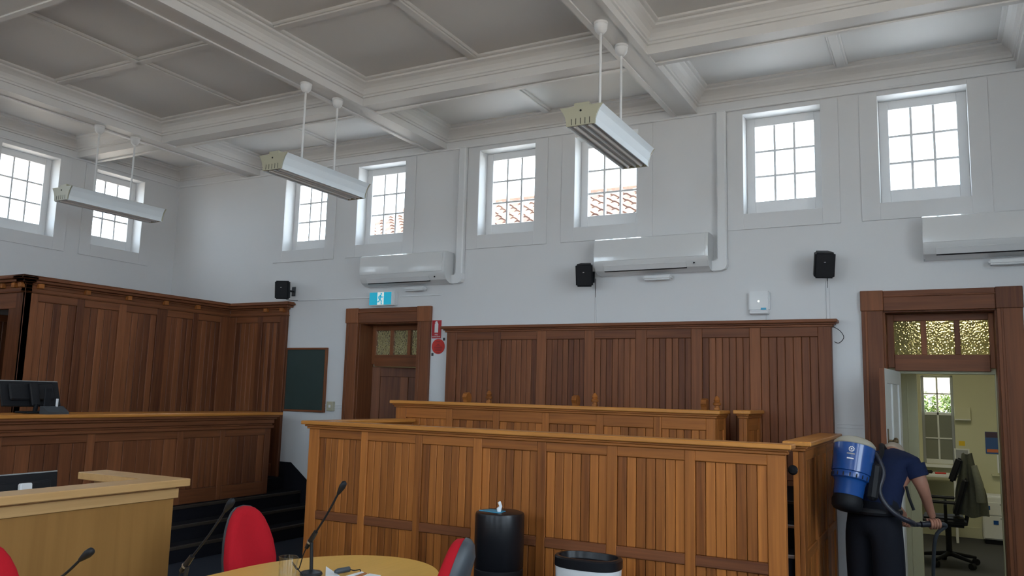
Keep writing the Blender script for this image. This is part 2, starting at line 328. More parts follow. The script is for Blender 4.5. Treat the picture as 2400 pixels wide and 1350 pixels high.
for (a, b), l in zip(BACKWIN, nm): window('y', 0, 1, a, b, 'white nine-pane ' + l)
ln = ['high nine-pane window over the judge canopy end', 'high nine-pane window nearest the room corner, behind a pendant light']
for i, (a, b) in enumerate(LEFTWIN): window('x', 0, -1, a, b, ('white ' + ln[i]) if i < 2 else 'white high nine-pane window further along the judge wall')
def tall_window(axis, p, sg, a, b, label):
    NW[0] += 1; w = thing('window_%d' % NW[0], label, 'window', ((a + b) / 2, p, FZ0) if axis == 'y' else (p, (a + b) / 2, FZ0), kind='structure')
    def bx(nme, u0, u1, n0, n1, z0, z1, m, bev=.003): B(nme, u0, u1, p + sg * n0, p + sg * n1, z0, z1, m, w, bev) if axis == 'y' else B(nme, p + sg * n0, p + sg * n1, u0, u1, z0, z1, m, w, bev)
    for c, d in ((a, a + .08), (b - .08, b)): bx('sash_stile', c, d, .17, .25, FZ0, FZ1, M['paint'])
    for c, d in ((FZ0, FZ0 + .1), (FZ1 - .08, FZ1)): bx('sash_rail', a + .08, b - .08, .17, .25, c, d, M['paint'])
    pw, ph = (b - a - .16) / 3, (FZ1 - FZ0 - .18) / 4
    for i in range(1, 3): bx('glazing_bar', a + .08 + i * pw - .014, a + .08 + i * pw + .014, .19, .235, FZ0 + .1, FZ1 - .08, M['paint'])
    for i in range(1, 4): bx('glazing_bar', a + .08, b - .08, .193, .232, FZ0 + .1 + i * ph - .014, FZ0 + .1 + i * ph + .014, M['paint'])
    for i in range(3):
        for j in range(4): bx('pane', a + .08 + i * pw + .012, a + .08 + (i + 1) * pw - .012, .208, .212, FZ0 + .1 + j * ph + .012, FZ0 + .1 + (j + 1) * ph - .012, M['glass'], 0)
for a, b in FRONTWIN: tall_window('y', RY, -1, a, b, 'tall white twelve-pane window in the wall facing the jury box')
for a, b in RIGHTWIN: tall_window('x', RX, 1, a, b, 'tall white twelve-pane window in the wall facing the judge')

# ------------------------------------------------------------------ doors
def casing(d, o0, o1, a, b):
    y = -.045; cw_l, cw_r = (o0, a), (b, o1)
    for u0, u1 in ((o0, a + .012), (b - .012, o1)):
        B('casing', u0 + .002, u1 - .002, y + .008, 0, 0, DH, M['dz'], d, .004); B('casing_bead', u0 + .03, u0 + .05, y, y + .012, 0, DH, M['dz'], d, .004)
        B('corner_block', u0 - .004, u1 + .004, y - .006, 0, DH - .012, 2.716, M['dz'], d, .005)
    B('head_casing', a + .016, b - .016, y + .008, 0, DH - .012, 2.712, M['dx'], d, .004); B('head_moulding', a, b, y - .004, y + .012, 2.655, 2.67, M['dx'], d, .004)
def lining(d, a, b, y0, y1, mat):
    B('jamb', a, a + .025, y0 - .001, y1, 0, DH - .025, mat, d); B('jamb', b - .025, b, y0, y1, 0, DH - .025, mat, d); B('head_lining', a, b, y0, y1, DH - .025, DH, mat, d)
def transom(d, a, b, y, gmat):
    s, w, pt = a + .082, .218, .263
    z0, z1 = 2.157, 2.46
    B('transom_stile', a + .025, s, y, y + .05, 2.04, DH - .025, M['dz'], d); B('transom_stile', s + 2 * pt + w, b - .025, y, y + .05, 2.04, DH - .025, M['dz'], d)
    B('transom_rail', s, s + 2 * pt + w, y, y + .05, z1, DH - .025, M['dx'], d); B('transom_bar', s, s + 2 * pt + w, y - .012, y + .06, 2.012, z0, M['dx'], d)
    for i in range(3):
        B('pane', s + i * pt, s + i * pt + w, y + .02, y + .028, z0, z1, gmat, d, 0)
        if i < 2: B('transom_mullion', s + i * pt + w, s + (i + 1) * pt, y, y + .05, z0, z1, M['dz'], d)
def placed(o, loc, rz): o.location = loc; o.rotation_euler = (0, 0, rz)
def leaf_parts(root, w, h, t, front, back, hinge_left=True):
    """panelled leaf in local coordinates: x 0..w, y 0..t, front at y=0"""
    for y0, y1, m in ((0, t / 2, front), (t / 2, t, back)):
        B('leaf_stile', 0, .11, y0, y1, 0, h, m, root); B('leaf_stile', w - .11, w, y0, y1, 0, h, m, root)
        B('leaf_rail', .11, w - .11, y0, y1, 0, .22, m, root); B('leaf_rail', .11, w - .11, y0, y1, h - .12, h, m, root); B('leaf_rail', .11, w - .11, y0, y1, 1.16, 1.34, m, root)
        B('leaf_mullion', w / 2 - .05, w / 2 + .05, y0, y1, .22, 1.16, m, root); B('leaf_mullion', w / 2 - .05, w / 2 + .05, y0, y1, 1.34, h - .12, m, root)
    for x0, x1 in ((.11, w / 2 - .05), (w / 2 + .05, w - .11)):
        for z0, z1 in ((.22, 1.16), (1.34, h - .12)):
            B('leaf_panel', x0, x1, t * .3, t / 2, z0, z1, front, root); B('leaf_panel', x0, x1, t / 2, t * .7, z0, z1, back, root)
d1 = thing('door_1', 'dark timber doorway with a deep surround, brown door standing ajar under an exit sign', 'door', (D1[0], 0, 0), kind='structure')
casing(d1, 3.285, 4.538, *D1); lining(d1, *D1, 0, .30, M['dz']); transom(d1, *D1, .25, M['frost'])
lf = thing('leaf', None, None); leaf_parts(lf, .84, 2.0, .04, M['dz'], M['dz']); latheobj('knob', [(.01, 0), (.01, .03), (.025, .04), (.028, .055), (.02, .065), (.001, .068)], M['brass'], lf, (.78, -.03, 1.2))
lf.parent = d1; WO['leaf'] = Vector(); placed(lf, Vector((D1[0] + .03, .27, .01)) - WO['door_1'], math.radians(20))
d2 = thing('door_2', 'dark timber doorway beside the cleaner, door swung open to the yellow office', 'door', (D2[0], 0, 0), kind='structure')
casing(d2, 9.18, 10.418, *D2); lining(d2, *D2, 0, .25, M['dz']); transom(d2, *D2, .2, M['frost_y'])
B('inner_frame', D2[0] + .02, D2[1], .27, WALLT + .03, 1.99, 2.04, M['office'], d2); B('inner_frame', D2[1] - .03, D2[1], .27, WALLT + .03, 0, 2.0, M['office'], d2); B('inner_frame', D2[0], D2[0] + .03, .27, WALLT + .03, 0, 2.0, M['office'], d2)
lf2 = thing('open_leaf', None, None); leaf_parts(lf2, .82, 1.99, .042, M['dz'], M['offwhite'])
B('edge_strip', .82, .826, 0, .042, 0, 1.99, M['dz'], lf2); B('lock_plate', .745, .775, .042, .048, 1.36, 1.5, M['brass'], lf2); kb = latheobj('knob', [(.009, 0), (.009, .035), (.024, .045), (.028, .06), (.02, .072), (.001, .075)], M['brass'], lf2)
kb.rotation_euler = (math.radians(-90), 0, 0); kb.location = (.76, .082, 1.405)
lf2.parent = d2; a_ = math.atan2(-.80, -.085)
placed(lf2, Vector((D2[0] + .085, .18, .012)) - WO['door_2'], a_)

# ------------------------------------------------------------------ office beyond the open door, lobby beyond the other
def room(pre, x0, x1, y0, y1, h, mat, fl, win=None):
    tag(B('floor_%s' % pre, x0, x1, y0, y1, -.1, .0, fl, bev=0), 'carpeted floor of the %s' % pre, 'floor', kind='structure'); tag(B('ceiling_%s' % pre, x0 - .1, x1 + .1, y0, y1 + .2, h, h + .1, M['paint'], bev=0), 'white ceiling of the %s' % pre, 'ceiling', kind='structure')
    tag(B('wall_%s_left' % pre, x0 - .1, x0, y0, y1, 0, h, mat, bev=0), 'painted side wall of the %s' % pre, 'wall', kind='structure'); tag(B('wall_%s_right' % pre, x1, x1 + .1, y0, y1, 0, h, mat, bev=0), 'painted right hand wall of the %s' % pre, 'wall', kind='structure')
    wall('wall_%s_back' % pre, 'y', y1, y1 + .2, x0 - .1, x1 + .1, 0, h, [win] if win else [], mat, 'painted far wall of the %s' % pre)
OW = (9.54, 9.93, .93, 2.12); OY = 4.6
room('office', 7.9, 11.4, WALLT, OY, 2.9, M['office'], M['office_c'], OW); room('lobby', 2.6, 5.4, WALLT, 2.6, 2.9, M['office'], M['office_c'])
for nme, x, y, mt in (('office', 9.9, 2.3, 'lamp'), ('lobby', 4.0, 1.5, 'halllamp')):
    t = thing('ceiling_light_%s_offscreen' % nme, 'square white ceiling light panel in the %s' % nme, 'light', (x, y, 2.9)); B('frame', x - .45, x + .45, y - .45, y + .45, 2.86, 2.9, M['white_pl'], t); B('diffuser', x - .42, x + .42, y - .42, y + .42, 2.85, 2.862, M[mt], t)
tag(B('wall_nib', 8.6, 9.578, 1.2, 1.3, 0, 2.9, M['office'], bev=.004), 'pale cream wall nib just inside the office door', 'wall', kind='structure')
B('wall_nib_bead', 9.482, 9.492, 1.194, 1.2, 0, 2.9, M['office'], bpy.data.objects['wall_nib'], .002)
# office sash window
NW[0] += 1
ow = thing('window_%d' % NW[0], 'white sash window of the office, its lower half shaded by a grey blind', 'window', (9.73, OY, .93), kind='structure')
x0, x1, z0, z1 = OW
zm = 1.60
for nme, a, b, c, d, y in (('sash_stile', x0, x0 + .035, z0, z1, 0), ('sash_stile', x1 - .035, x1, z0, z1, 0), ('sash_rail', x0 + .035, x1 - .035, z1 - .03, z1, 0), ('meeting_rail', x0 + .035, x1 - .035, zm - .02, zm + .02, 0), ('sash_rail', x0 + .035, x1 - .035, z0, z0 + .06, 0), ('glazing_bar', .5 * (x0 + x1) - .012, .5 * (x0 + x1) + .012, z0 + .06, z1 - .03, 0), ('glazing_bar', x0 + .035, x1 - .035, 1.86, 1.88, 0), ('glazing_bar', x0 + .035, x1 - .035, 1.26, 1.28, 0)):
    B(nme, a, b, OY + .08, OY + .12, c, d, M['grey_pl'] if nme == 'sash_stile' else M['offwhite'], ow)
for i in range(2):
    for (a, b), mt in zip(((z0 + .06, 1.26), (1.28, zm - .02), (zm + .02, 1.86), (1.88, z1 - .03)), ('blind', 'blind', 'glass', 'glass')):
        xa = x0 + .035 + i * .172; B('pane', xa, xa + .15, OY + .095, OY + .1, a, b, M[mt], ow, 0)
B('window_sill', x0 - .05, x1 + .05, OY - .1, OY, z0 - .04, z0, M['offwhite'], ow)
portal('window_daylight', (9.73, OY + .3, 1.6), (0, -1, 0), .4, 1.2)

# ------------------------------------------------------------------ outside: tiled roof, fence, shrub
rf = thing('neighbour_roof', 'sunlit terracotta tiled roof outside the high windows', 'roof', (2.2, 7, 4))
RXa, RXb, RYt, RZt, SL = -1.0, 5.3, 7.0, 5.80, .47
bm = bmesh.new(); prism(bm, [(RYt, RZt - .03), (3.3, RZt - 3.7 * SL - .03), (3.3, RZt - 3.7 * SL - .2), (RYt, RZt - .4)], lambda p, q, t: (t, p, q), RXa + .05, RXb - .05); obj('roof_deck', bm, M['ground'], rf)
tl = bmesh.new(); NS = 8; L_ = .36
top = []
for e in (0, 1):
    row = []
    for i in range(NS + 1):
        s = i / NS; row.append((tl.verts.new(((s - .5) * .27, (e - .5) * L_, .035 * math.sin(2 * math.pi * s) + (.03 if e == 0 else 0))), tl.verts.new(((s - .5) * .27, (e - .5) * L_, .035 * math.sin(2 * math.pi * s) + (.03 if e == 0 else 0) - .022))))
    top.append(row)
for i in range(NS):
    a, b, c, d = top[0][i], top[0][i + 1], top[1][i + 1], top[1][i]
    tl.faces.new((a[0], b[0], c[0], d[0])); tl.faces.new((d[1], c[1], b[1], a[1])); tl.faces.new((a[1], b[1], b[0], a[0])); tl.faces.new((d[0], c[0], c[1], d[1]))
bmesh.ops.recalc_face_normals(tl, faces=tl.faces); tme = bpy.data.meshes.new('tile'); tl.to_mesh(tme); tl.free(); tme.materials.append(M['tile'])
for r in range(9):
    for c in range(25):
        y = RYt - .15 - r * .31; o = link('tile', tme, (RXa + .13 + c * .252, y, RZt - (RYt - y) * SL + .02), rf); o.rotation_euler = (math.atan(SL), 0, 0)
bm = bmesh.new(); tube(bm, [(RXa, RYt, RZt + .03), (RXb, RYt, RZt + .03)], .1, 10); obj('ridge_cap', bm, M['tile'], rf, smooth=True)
fn = thing('corrugated_fence', 'pale corrugated fence outside the office window', 'fence', (9.7, 7.6, -.5))
for i in range(26): B('sheet_rib', 8.4 + i * .1, 8.47 + i * .1, 7.6, 7.63, -.5, 3.2, M['fence'], fn, .012); B('sheet_pan', 8.47 + i * .1, 8.5 + i * .1, 7.62, 7.63, -.5, 3.2, M['fence'], fn, 0)
sh = thing('garden_shrub', 'leafy green shrub in front of the fence outside the office window', 'shrub', (9.7, 6.6, -.5))
bm = bmesh.new()
for i in range(2600):
    a, b, c = random.uniform(9.1, 10.3), random.uniform(6.2, 6.9), random.uniform(1.2, 1.86 + random.gauss(0, .04)); q = Matrix.Rotation(random.uniform(0, 6.3), 3, 'Z') @ Matrix.Rotation(random.uniform(-1, 1), 3, 'X')
    vs = [bm.verts.new(Vector((a, b, c)) + q @ Vector(p)) for p in ((0, -.045, 0), (.022, 0, .012), (0, .045, 0), (-.022, 0, .012))]; bm.faces.new(vs)
tag(obj('foliage', bm, M['leaf'], sh), kind='stuff'); tubeobj('stem', [(9.7, 6.55, -.5), (9.7, 6.55, .5), (9.75, 6.55, 1.3)], [.05, .04, .02], M['nosing'], sh)

# ------------------------------------------------------------------ panelled joinery
class Fr:
    """a vertical panelling plane: 'x' runs along x and faces -y, 'y' runs along y and faces +x, 'w' runs along y and faces -x"""
    def __init__(s, ax, p): s.ax, s.p = ax, p
    def b(s, name, u0, u1, n0, n1, z0, z1, mat, par, bev=.003):
        if s.ax == 'x': return B(name, u0, u1, s.p - n0, s.p - n1, z0, z1, mat, par, bev)
        k = 1 if s.ax == 'y' else -1
        return B(name, s.p + k * n0, s.p + k * n1, u0, u1, z0, z1, mat, par, bev)
def boards(fr, par, u0, u1, z0, z1, n, mat, dep=-.014):
    w = (u1 - u0) / n
    for i in range(n): fr.b('board', u0 + i * w + .0015, u0 + (i + 1) * w - .0015, dep - .016, dep + random.uniform(-.001, .001), z0, z1, mat, par, .0055)
def panel_run(fr, par, ends, panels, levels, nb, mv, mh, zb, zt, t=.07, core=True, mid=None):
    """ends=(u0,u1); panels=[(a,b)...]; levels=[(z0,z1)...] of boarded openings, frame pieces fill the rest"""
    u0, u1 = ends
    edges = [u0] + [v for p in panels for v in p] + [u1]
    for i in range(0, len(edges), 2):
        if edges[i + 1] - edges[i] > .005: fr.b('stile', edges[i], edges[i + 1], -.035, 0, zb, zt, mv, par, .004)
    zz = [zb] + [v for l in levels for v in l] + [zt]
    for a, b in panels:
        for i in range(0, len(zz), 2):
            if zz[i + 1] - zz[i] > .005: fr.b('rail', a, b, -.035, -.001, zz[i], zz[i + 1], mid if (mid and 0 < i < len(zz) - 2) else mh, par, .004)
        for z0, z1 in levels: boards(fr, par, a, b, z0, z1, nb, mv)
    if core: fr.b('backing', u0, u1, -t, -.035, zb, zt, mv, par, .002)
def capping(fr, par, u0, u1, z, mc, mh, t=.07, oh=.06, both=True, e0=.05, e1=.05):
    back = -t - (oh if both else 0)
    fr.b('cap', u0 - e0, u1 + e1, back, oh, z - .032, z, mc, par, .006)
    fr.b('cap_moulding', u0 - e0 * .55, u1 + e1 * .55, -t - (oh * .5 if both else 0), oh * .55, z - .048, z - .032, mh, par, .004)
    fr.b('cap_fillet', u0 - e0 * .3, u1 + e1 * .3, -t - (oh * .25 if both else 0), oh * .28, z - .068, z - .048, mh, par, .004)

# jury box front: long front panel, low side, side with the entrance
YF = -2.44
jb = thing('jury_box', 'varnished timber jury box front of tall boarded panels behind the round-ended table', 'jury box', (6.9, YF, 0))
F1P = [(5.053, 5.505), (5.572, 6.052), (6.116, 6.591), (6.667, 7.142), (7.212, 7.688), (7.762, 8.246), (8.316, 8.784)]
fx = Fr('x', YF)
panel_run(fx, jb, (4.94, 8.895), F1P, [(.16, .62), (.69, 1.30)], 7, M['wz'], M['wx'], 0, 1.372, mid=M['dx'])
capping(fx, jb, 4.94, 8.895, 1.44, M['cap'], M['wx'])
fl = Fr('w', 4.94)
panel_run(fl, jb, (-2.37, -1.02), [(-2.25, -1.74), (-1.66, -1.14)], [(.16, .62), (.69, 1.30)], 6, M['wz'], M['wy'], 0, 1.372)
capping(fl, jb, -2.37, -1.02, 1.44, M['capy'], M['wy'], e0=0, e1=0)
fs = Fr('y', 8.935)
panel_run(fs, jb, (-1.93, -.06), [(-1.83, -1.30), (-1.22, -.72), (-.64, -.16)], [(.16, .62), (.69, 1.30)], 4, M['wz'], M['wy'], 0, 1.372)
capping(fs, jb, -1.93, -.06, 1.44, M['capy'], M['wy'], e0=.06, e1=0)
bm = bmesh.new(); lathe(bm, [(.012, 0), (.012, .03), (.03, .04), (.034, .06), (.022, .078), (.001, .082)], 16); kn = obj('latch_knob', bm, M['black'], jb, smooth=True); kn.rotation_euler = (math.radians(90), 0, 0); kn.location = Vector((8.87, -1.95, 1.245)) - WO['jury_box']
# raised floor and steps inside the box
tr = thing('floor_jury_box', 'dark carpeted tiers and steps inside the jury box', 'platform', (6.9, -1.2, 0), kind='structure')
B('tier', 5.02, 8.5, -2.36, -1.12, 0, .35, M['dcarpet'], tr); B('tier', 5.02, 8.5, -1.12, -.16, 0, .62, M['dcarpet'], tr)
for i, (y, z) in enumerate(((-1.9, .66), (-1.6, .82), (-1.35, .96))):
    B('step', 8.5, 8.86, y, -.16 if i == 2 else (-1.6, -1.35)[i], 0, z, M['dcarpet'], tr); B('step_nosing', 8.5, 8.86, y - .012, y + .02, z - .018, z + .004, M['steel'] if i < 2 else M['nosing'], tr)
# rear rail of the box
YR = -1.0
rr_ = thing('jury_rear_rail', 'higher boarded timber rail in the middle of the jury box', 'railing', (6.4, YR, 0))
f2 = Fr('x', YR)
F2P = [(4.93, 5.42), (5.49, 5.95), (6.02, 6.48), (6.55, 7.02), (7.09, 7.56), (7.63, 8.02)]
panel_run(f2, rr_, (4.80, 8.10), F2P, [(.70, 1.45)], 6, M['wz'], M['wx'], .62, 1.552)
capping(f2, rr_, 4.80, 8.10, 1.62, M['cap'], M['wx'], oh=.05)
f2r = Fr('y', 8.10); panel_run(f2r, rr_, (-.93, -.62), [(-.86, -.69)], [(.70, 1.45)], 2, M['wz'], M['wy'], .62, 1.552); capping(f2r, rr_, -.93, -.62, 1.62, M['capy'], M['wy'], oh=.04, e0=0, e1=.0)
st = thing('jury_gate_post', 'short boarded stub wall with a capped end in the jury box', 'railing', (8.27, -.4, .6))
f3 = Fr('y', 8.30); panel_run(f3, st, (-.70, -.13), [(-.62, -.20)], [(.70, 1.45)], 3, M['wz'], M['wy'], .62, 1.56); capping(f3, st, -.70, -.13, 1.625, M['capy'], M['wy'], oh=.04, e1=0)
# bench behind the rail: posts and finials show above it
bn = thing('jury_bench', 'timber bench whose scrolled posts and pointed finials rise above the rear rail', 'bench', (6.7, -.5, .62))
B('seat', 5.1, 8.05, -.58, -.22, 1.02, 1.06, M['wx'], bn); B('apron', 5.1, 8.05, -.57, -.54, .9, 1.02, M['wx'], bn)
for xa, xf in ((5.36, 5.625), (6.61, 6.81), (7.885, 7.995)):
    bm = bmesh.new(); prism(bm, [(-.60, .62), (-.54, .62), (-.54, 1.60), (-.52, 1.66), (-.53, 1.70), (-.57, 1.72), (-.615, 1.705), (-.63, 1.67), (-.61, 1.64), (-.60, 1.60)], lambda p, q, t: (t, p + .06, q), xa - .025, xa + .025); obj('scroll_post', bm, M['wz'], bn)
    B('post', xf - .022, xf + .022, -.532, -.488, .62, 1.64, M['wz'], bn); latheobj('finial', [(.02, 0), (.02, .02), (.035, .025), (.038, .045), (.022, .055), (.03, .07), (.02, .095), (.008, .108), (.001, .112)], M['wz'], bn, (xf, -.51, 1.635), 14)
# wall panelling behind the jury
bp = thing('wall_panelling', 'tall dark boarded wall panelling with a cornice cap behind the jury benches', 'panelling', (6.9, -.1, 0))
BPP = [(4.947, 5.425), (5.517, 5.960), (6.074, 6.517), (6.629, 7.077), (7.191, 7.646), (7.753, 8.206), (8.306, 8.817)]
f4 = Fr('x', -.1)
panel_run(f4, bp, (4.814, 8.93), BPP, [(.2, 1.0), (1.1, 2.305)], 7, M['dz'], M['dx'], 0, 2.40, t=.098)
capping(f4, bp, 4.814, 8.93, 2.462, M['dx'], M['dx'], t=.098, both=False, e0=.06, e1=.06)
tubeobj('loose_cable', smooth_path([(8.94, -.06, 2.40), (9.0, -.05, 2.36), (9.03, -.04, 2.30), (8.99, -.04, 2.25), (8.95, -.05, 2.26)]), .003, M['black'], bp, 6)

# ------------------------------------------------------------------ judge's dais, bench and tall screen
ds = thing('floor_dais', 'dark carpeted steps running along the foot of the judge bench', 'steps', (2.6, -2.2, 0), kind='structure')
SX = [3.15, 2.92, 2.68]
for i, x in enumerate(SX):
    B('step', 0.02 if i == 2 else SX[i + 1] - .02, x, -6.6, -.012, .15 * i, .15 * (i + 1), M['dcarpet'], ds, .004); B('step_nosing', x - .035, x + .012, -6.6, -.012, .15 * (i + 1) - .025, .15 * (i + 1) + .004, M['nosing'], ds)
B('platform', .02, 2.40, -6.6, -.012, .45, .60, M['dcarpet'], ds, .004)
bm = bmesh.new(); prism(bm, [(1.4, .6), (1.4, .79), (2.49, .787), (3.2, .28), (3.2, .0), (2.6, .0)], lambda p, q, t: (p, t, q), -.011, -.001); obj('skirting', bm, M['dcarpet'], ds)
jn = thing('judge_bench', 'long dark timber judge bench with a heavy moulded top on the dais', 'judge bench', (2.55, -2.5, .45))
f5 = Fr('y', 2.56)
JP = [(-4.62, -3.75), (-3.66, -2.86), (-2.78, -1.82), (-1.74, -1.24), (-1.17, -.55)]
panel_run(f5, jn, (-6.5, -.46), [(-5.6, -4.72)] + JP, [(.60, 1.15)], 6, M['dz'], M['dy'], .45, 1.23, t=.08)
for n0, n1, z0, z1, m in ((-.08, .03, 1.23, 1.262, 'dy'), (-.08, .015, 1.262, 1.285, 'dy'), (-.08, .03, 1.285, 1.335, 'dy'), (-.08, .055, 1.335, 1.36, 'dy'), (-.08, .075, 1.36, 1.385, 'dy')): f5.b('top_moulding', -6.5, -.46 + n1 * .8, n0, n1, z0, z1, M[m], jn, .006)
f5.b('bench_top', -6.5, -.36, -.45, .09, 1.385, 1.42, M['capy'], jn, .008)
f5b = Fr('x', -.46); B('end_panel', 2.05, 2.50, -.52, -.46, .6, 1.385, M['dz'], jn)
# tall panelled screen with a canopy cornice
ts = thing('judge_screen', 'tall dark boarded screen with a projecting dentilled cornice behind the judge bench', 'screen', (1.2, -1.5, .6))
f6 = Fr('y', 1.28)
TP = [(-2.69, -2.245), (-2.16, -1.72), (-1.622, -1.195), (-1.05, -.65), (-.57, -.20)]
panel_run(f6, ts, (-2.84, -.003), TP, [(.75, 2.565)], 5, M['dz'], M['dy'], .6, 2.65)
f7 = Fr('x', -.045)
panel_run(f7, ts, (1.28, 2.305), [(1.40, 1.80), (1.88, 2.19)], [(.75, 2.565)], 5, M['dz'], M['dx'], .6, 2.65, t=.042)
f8 = Fr('x', -2.84)     # front of the canopy side, with the dark opening beyond it
f8.b('post', 1.13, 1.28, -.07, 0, .6, 2.65, M['dz'], ts); f8.b('post', .99, 1.125, -.05, -.012, .6, 2.6, M['dz'], ts); f8.b('header', .02, 1.13, -.07, -.01, 2.48, 2.65, M['dx'], ts)
def corn(fr, u0, u1, e0, e1, mt, bk=-.07):
    for n, z0, z1, m in ((.014, 2.65, 2.66, mt), (.006, 2.66, 2.70, mt), (.02, 2.735, 2.755, mt), (.07, 2.755, 2.785, mt), (.105, 2.785, 2.812, mt), (.085, 2.812, 2.828, mt)):
        fr.b('cornice_moulding', u0 - e0 * n, u1 + e1 * n, bk, n, z0, z1, M[m], ts, .005)
    fr.b('frieze', u0, u1, bk, 0, 2.70, 2.735, M[mt], ts, .002)
corn(f6, -2.84, -.045, 1, 0, 'dy'); corn(f7, 1.28, 2.305, 0, 1, 'dx', -.042); corn(f8, .02, 1.28, 0, 1, 'dx')
for y in (-2.70, -2.16, -1.63, -1.11, -.62): f6.b('dentil', y - .028, y + .028, 0, .055, 2.70, 2.752, M['wy'], ts, .004)
for x in (1.96, 2.24): f7.b('dentil', x - .028, x + .028, 0, .05, 2.70, 2.752, M['wx'], ts, .004)
for x in (.9, 1.12, 1.24): f8.b('dentil', x - .026, x + .026, 0, .05, 2.70, 2.752, M['wx'], ts, .004)
B('canopy_roof', .02, 1.24, -2.8, -.08, 2.63, 2.66, M['dy'], ts); 
f9 = Fr('y', .10); panel_run(f9, ts, (-6.6, -.1), [(-6.5, -5.8), (-5.7, -5.0), (-4.9, -4.2), (-4.1, -3.4), (-3.3, -2.6), (-2.5, -1.8), (-1.7, -1.0), (-.9, -.2)], [(.75, 2.4)], 5, M['dz'], M['dy'], .6, 2.48, t=.08)

# ------------------------------------------------------------------ clerk's oak desk
ck = thing('clerk_desk', 'light oak clerk desk with a raised ledge, in front of the judge bench', 'desk', (5.0, -5, 0))
B('front_panel', 5.22, 5.27, -6.5, -4.08, 0, .97, M['oak'], ck, .002); B('fascia', 5.215, 5.29, -6.5, -4.06, .972, 1.035, M['oaky'], ck, .003); B('neck', 5.2, 5.275, -6.5, -4.075, 1.035, 1.052, M['oaky'], ck, .002)
B('side_panel', 4.52, 5.22, -4.13, -4.08, 0, .97, M['oak'], ck, .002); B('side_fascia', 4.52, 5.215, -4.14, -4.06, .972, 1.035, M['oakx'], ck, .003); B('side_neck', 4.53, 5.2, -4.13, -4.075, 1.035, 1.052, M['oakx'], ck, .002)
bm = bmesh.new(); prism(bm, [(5.36, -4.03), (5.36, -6.5), (5.15, -6.5), (5.15, -4.245), (4.49, -4.245), (4.49, -4.03)], lambda p, q, t: (p, q, t), 1.052, 1.10); bmesh.ops.bevel(bm, geom=list(bm.edges), offset=.004, segments=1, affect='EDGES'); obj('ledge', bm, M['oaky'], ck)
B('work_surface', 4.5, 5.22, -6.5, -4.13, .70, .73, M['oaky'], ck)
def monitor(name, label, w, h, tilt, silver):
    """back towards +x, foot on the local origin, panel tilted about its lower edge"""
    t = thing(name, label, 'monitor'); mt_ = Matrix.Translation((0, 0, .06)) @ Matrix.Rotation(tilt, 4, 'Y')
    def bx(nme, *a, mat, bev): bm = bmesh.new(); addbox(bm, *a, bev, mt_); obj(nme, bm, mat, t)
    bx('bezel', -.012, .012, -w / 2, w / 2, 0, h, mat=M['black'], bev=.006); bx('back_shell', .012, .045, -w * .38, w * .38, .05, h * .86, mat=M['black'], bev=.012)
    bx('bezel_edge', -.01, .013, -w / 2 + .004, w / 2 - .004, h - .004, h + .003, mat=M['grey_pl'], bev=.001); bx('neck', .05, .085, -.04, .04, -.02, h * .84, mat=M['white_pl'] if silver else M['black'], bev=.008)
    bm = bmesh.new(); addbox(bm, -.06, .16, -.12, .12, 0, .018, .006); obj('foot', bm, M['black'], t); tubeobj('stem', [(.06, 0, .015), (.075, 0, .09)], .02, M['black'], t)
    return t
m2 = monitor('desk_monitor', 'black computer monitor with a silver stand behind the oak ledge', .52, .35, math.radians(-4), True); m2.location = (4.72, -4.78, .73); m2.rotation_euler = (0, 0, math.radians(4))
m1 = monitor('bench_monitor', 'black monitor tilted back on top of the judge bench', .54, .25, math.radians(-22), False); m1.location = (2.28, -3.26, 1.421); m1.rotation_euler = (0, 0, math.radians(-3))
dk = thing('phone_dock', 'small grey telephone dock beside the monitor on the judge bench', 'telephone', (2.55, -3.17, 1.42))
bm = bmesh.new(); prism(bm, [(2.47, 1.42), (2.60, 1.42), (2.60, 1.44), (2.51, 1.49), (2.47, 1.49)], lambda p, q, t: (p, t, q), -3.30, -3.10); obj('body', bm, M['dgrey'], dk)
bm = bmesh.new(); addbox(bm, 2.50, 2.515, -3.175, -3.155, 1.48, 1.56, .003, Matrix.Translation((0, 0, 0))); obj('antenna', bm, M['white_pl'], dk)
bm = bmesh.new(); addbox(bm, 2.47, 2.49, -3.275, -3.21, 1.485, 1.66, .006); obj('camera_stem', bm, M['black'], dk)

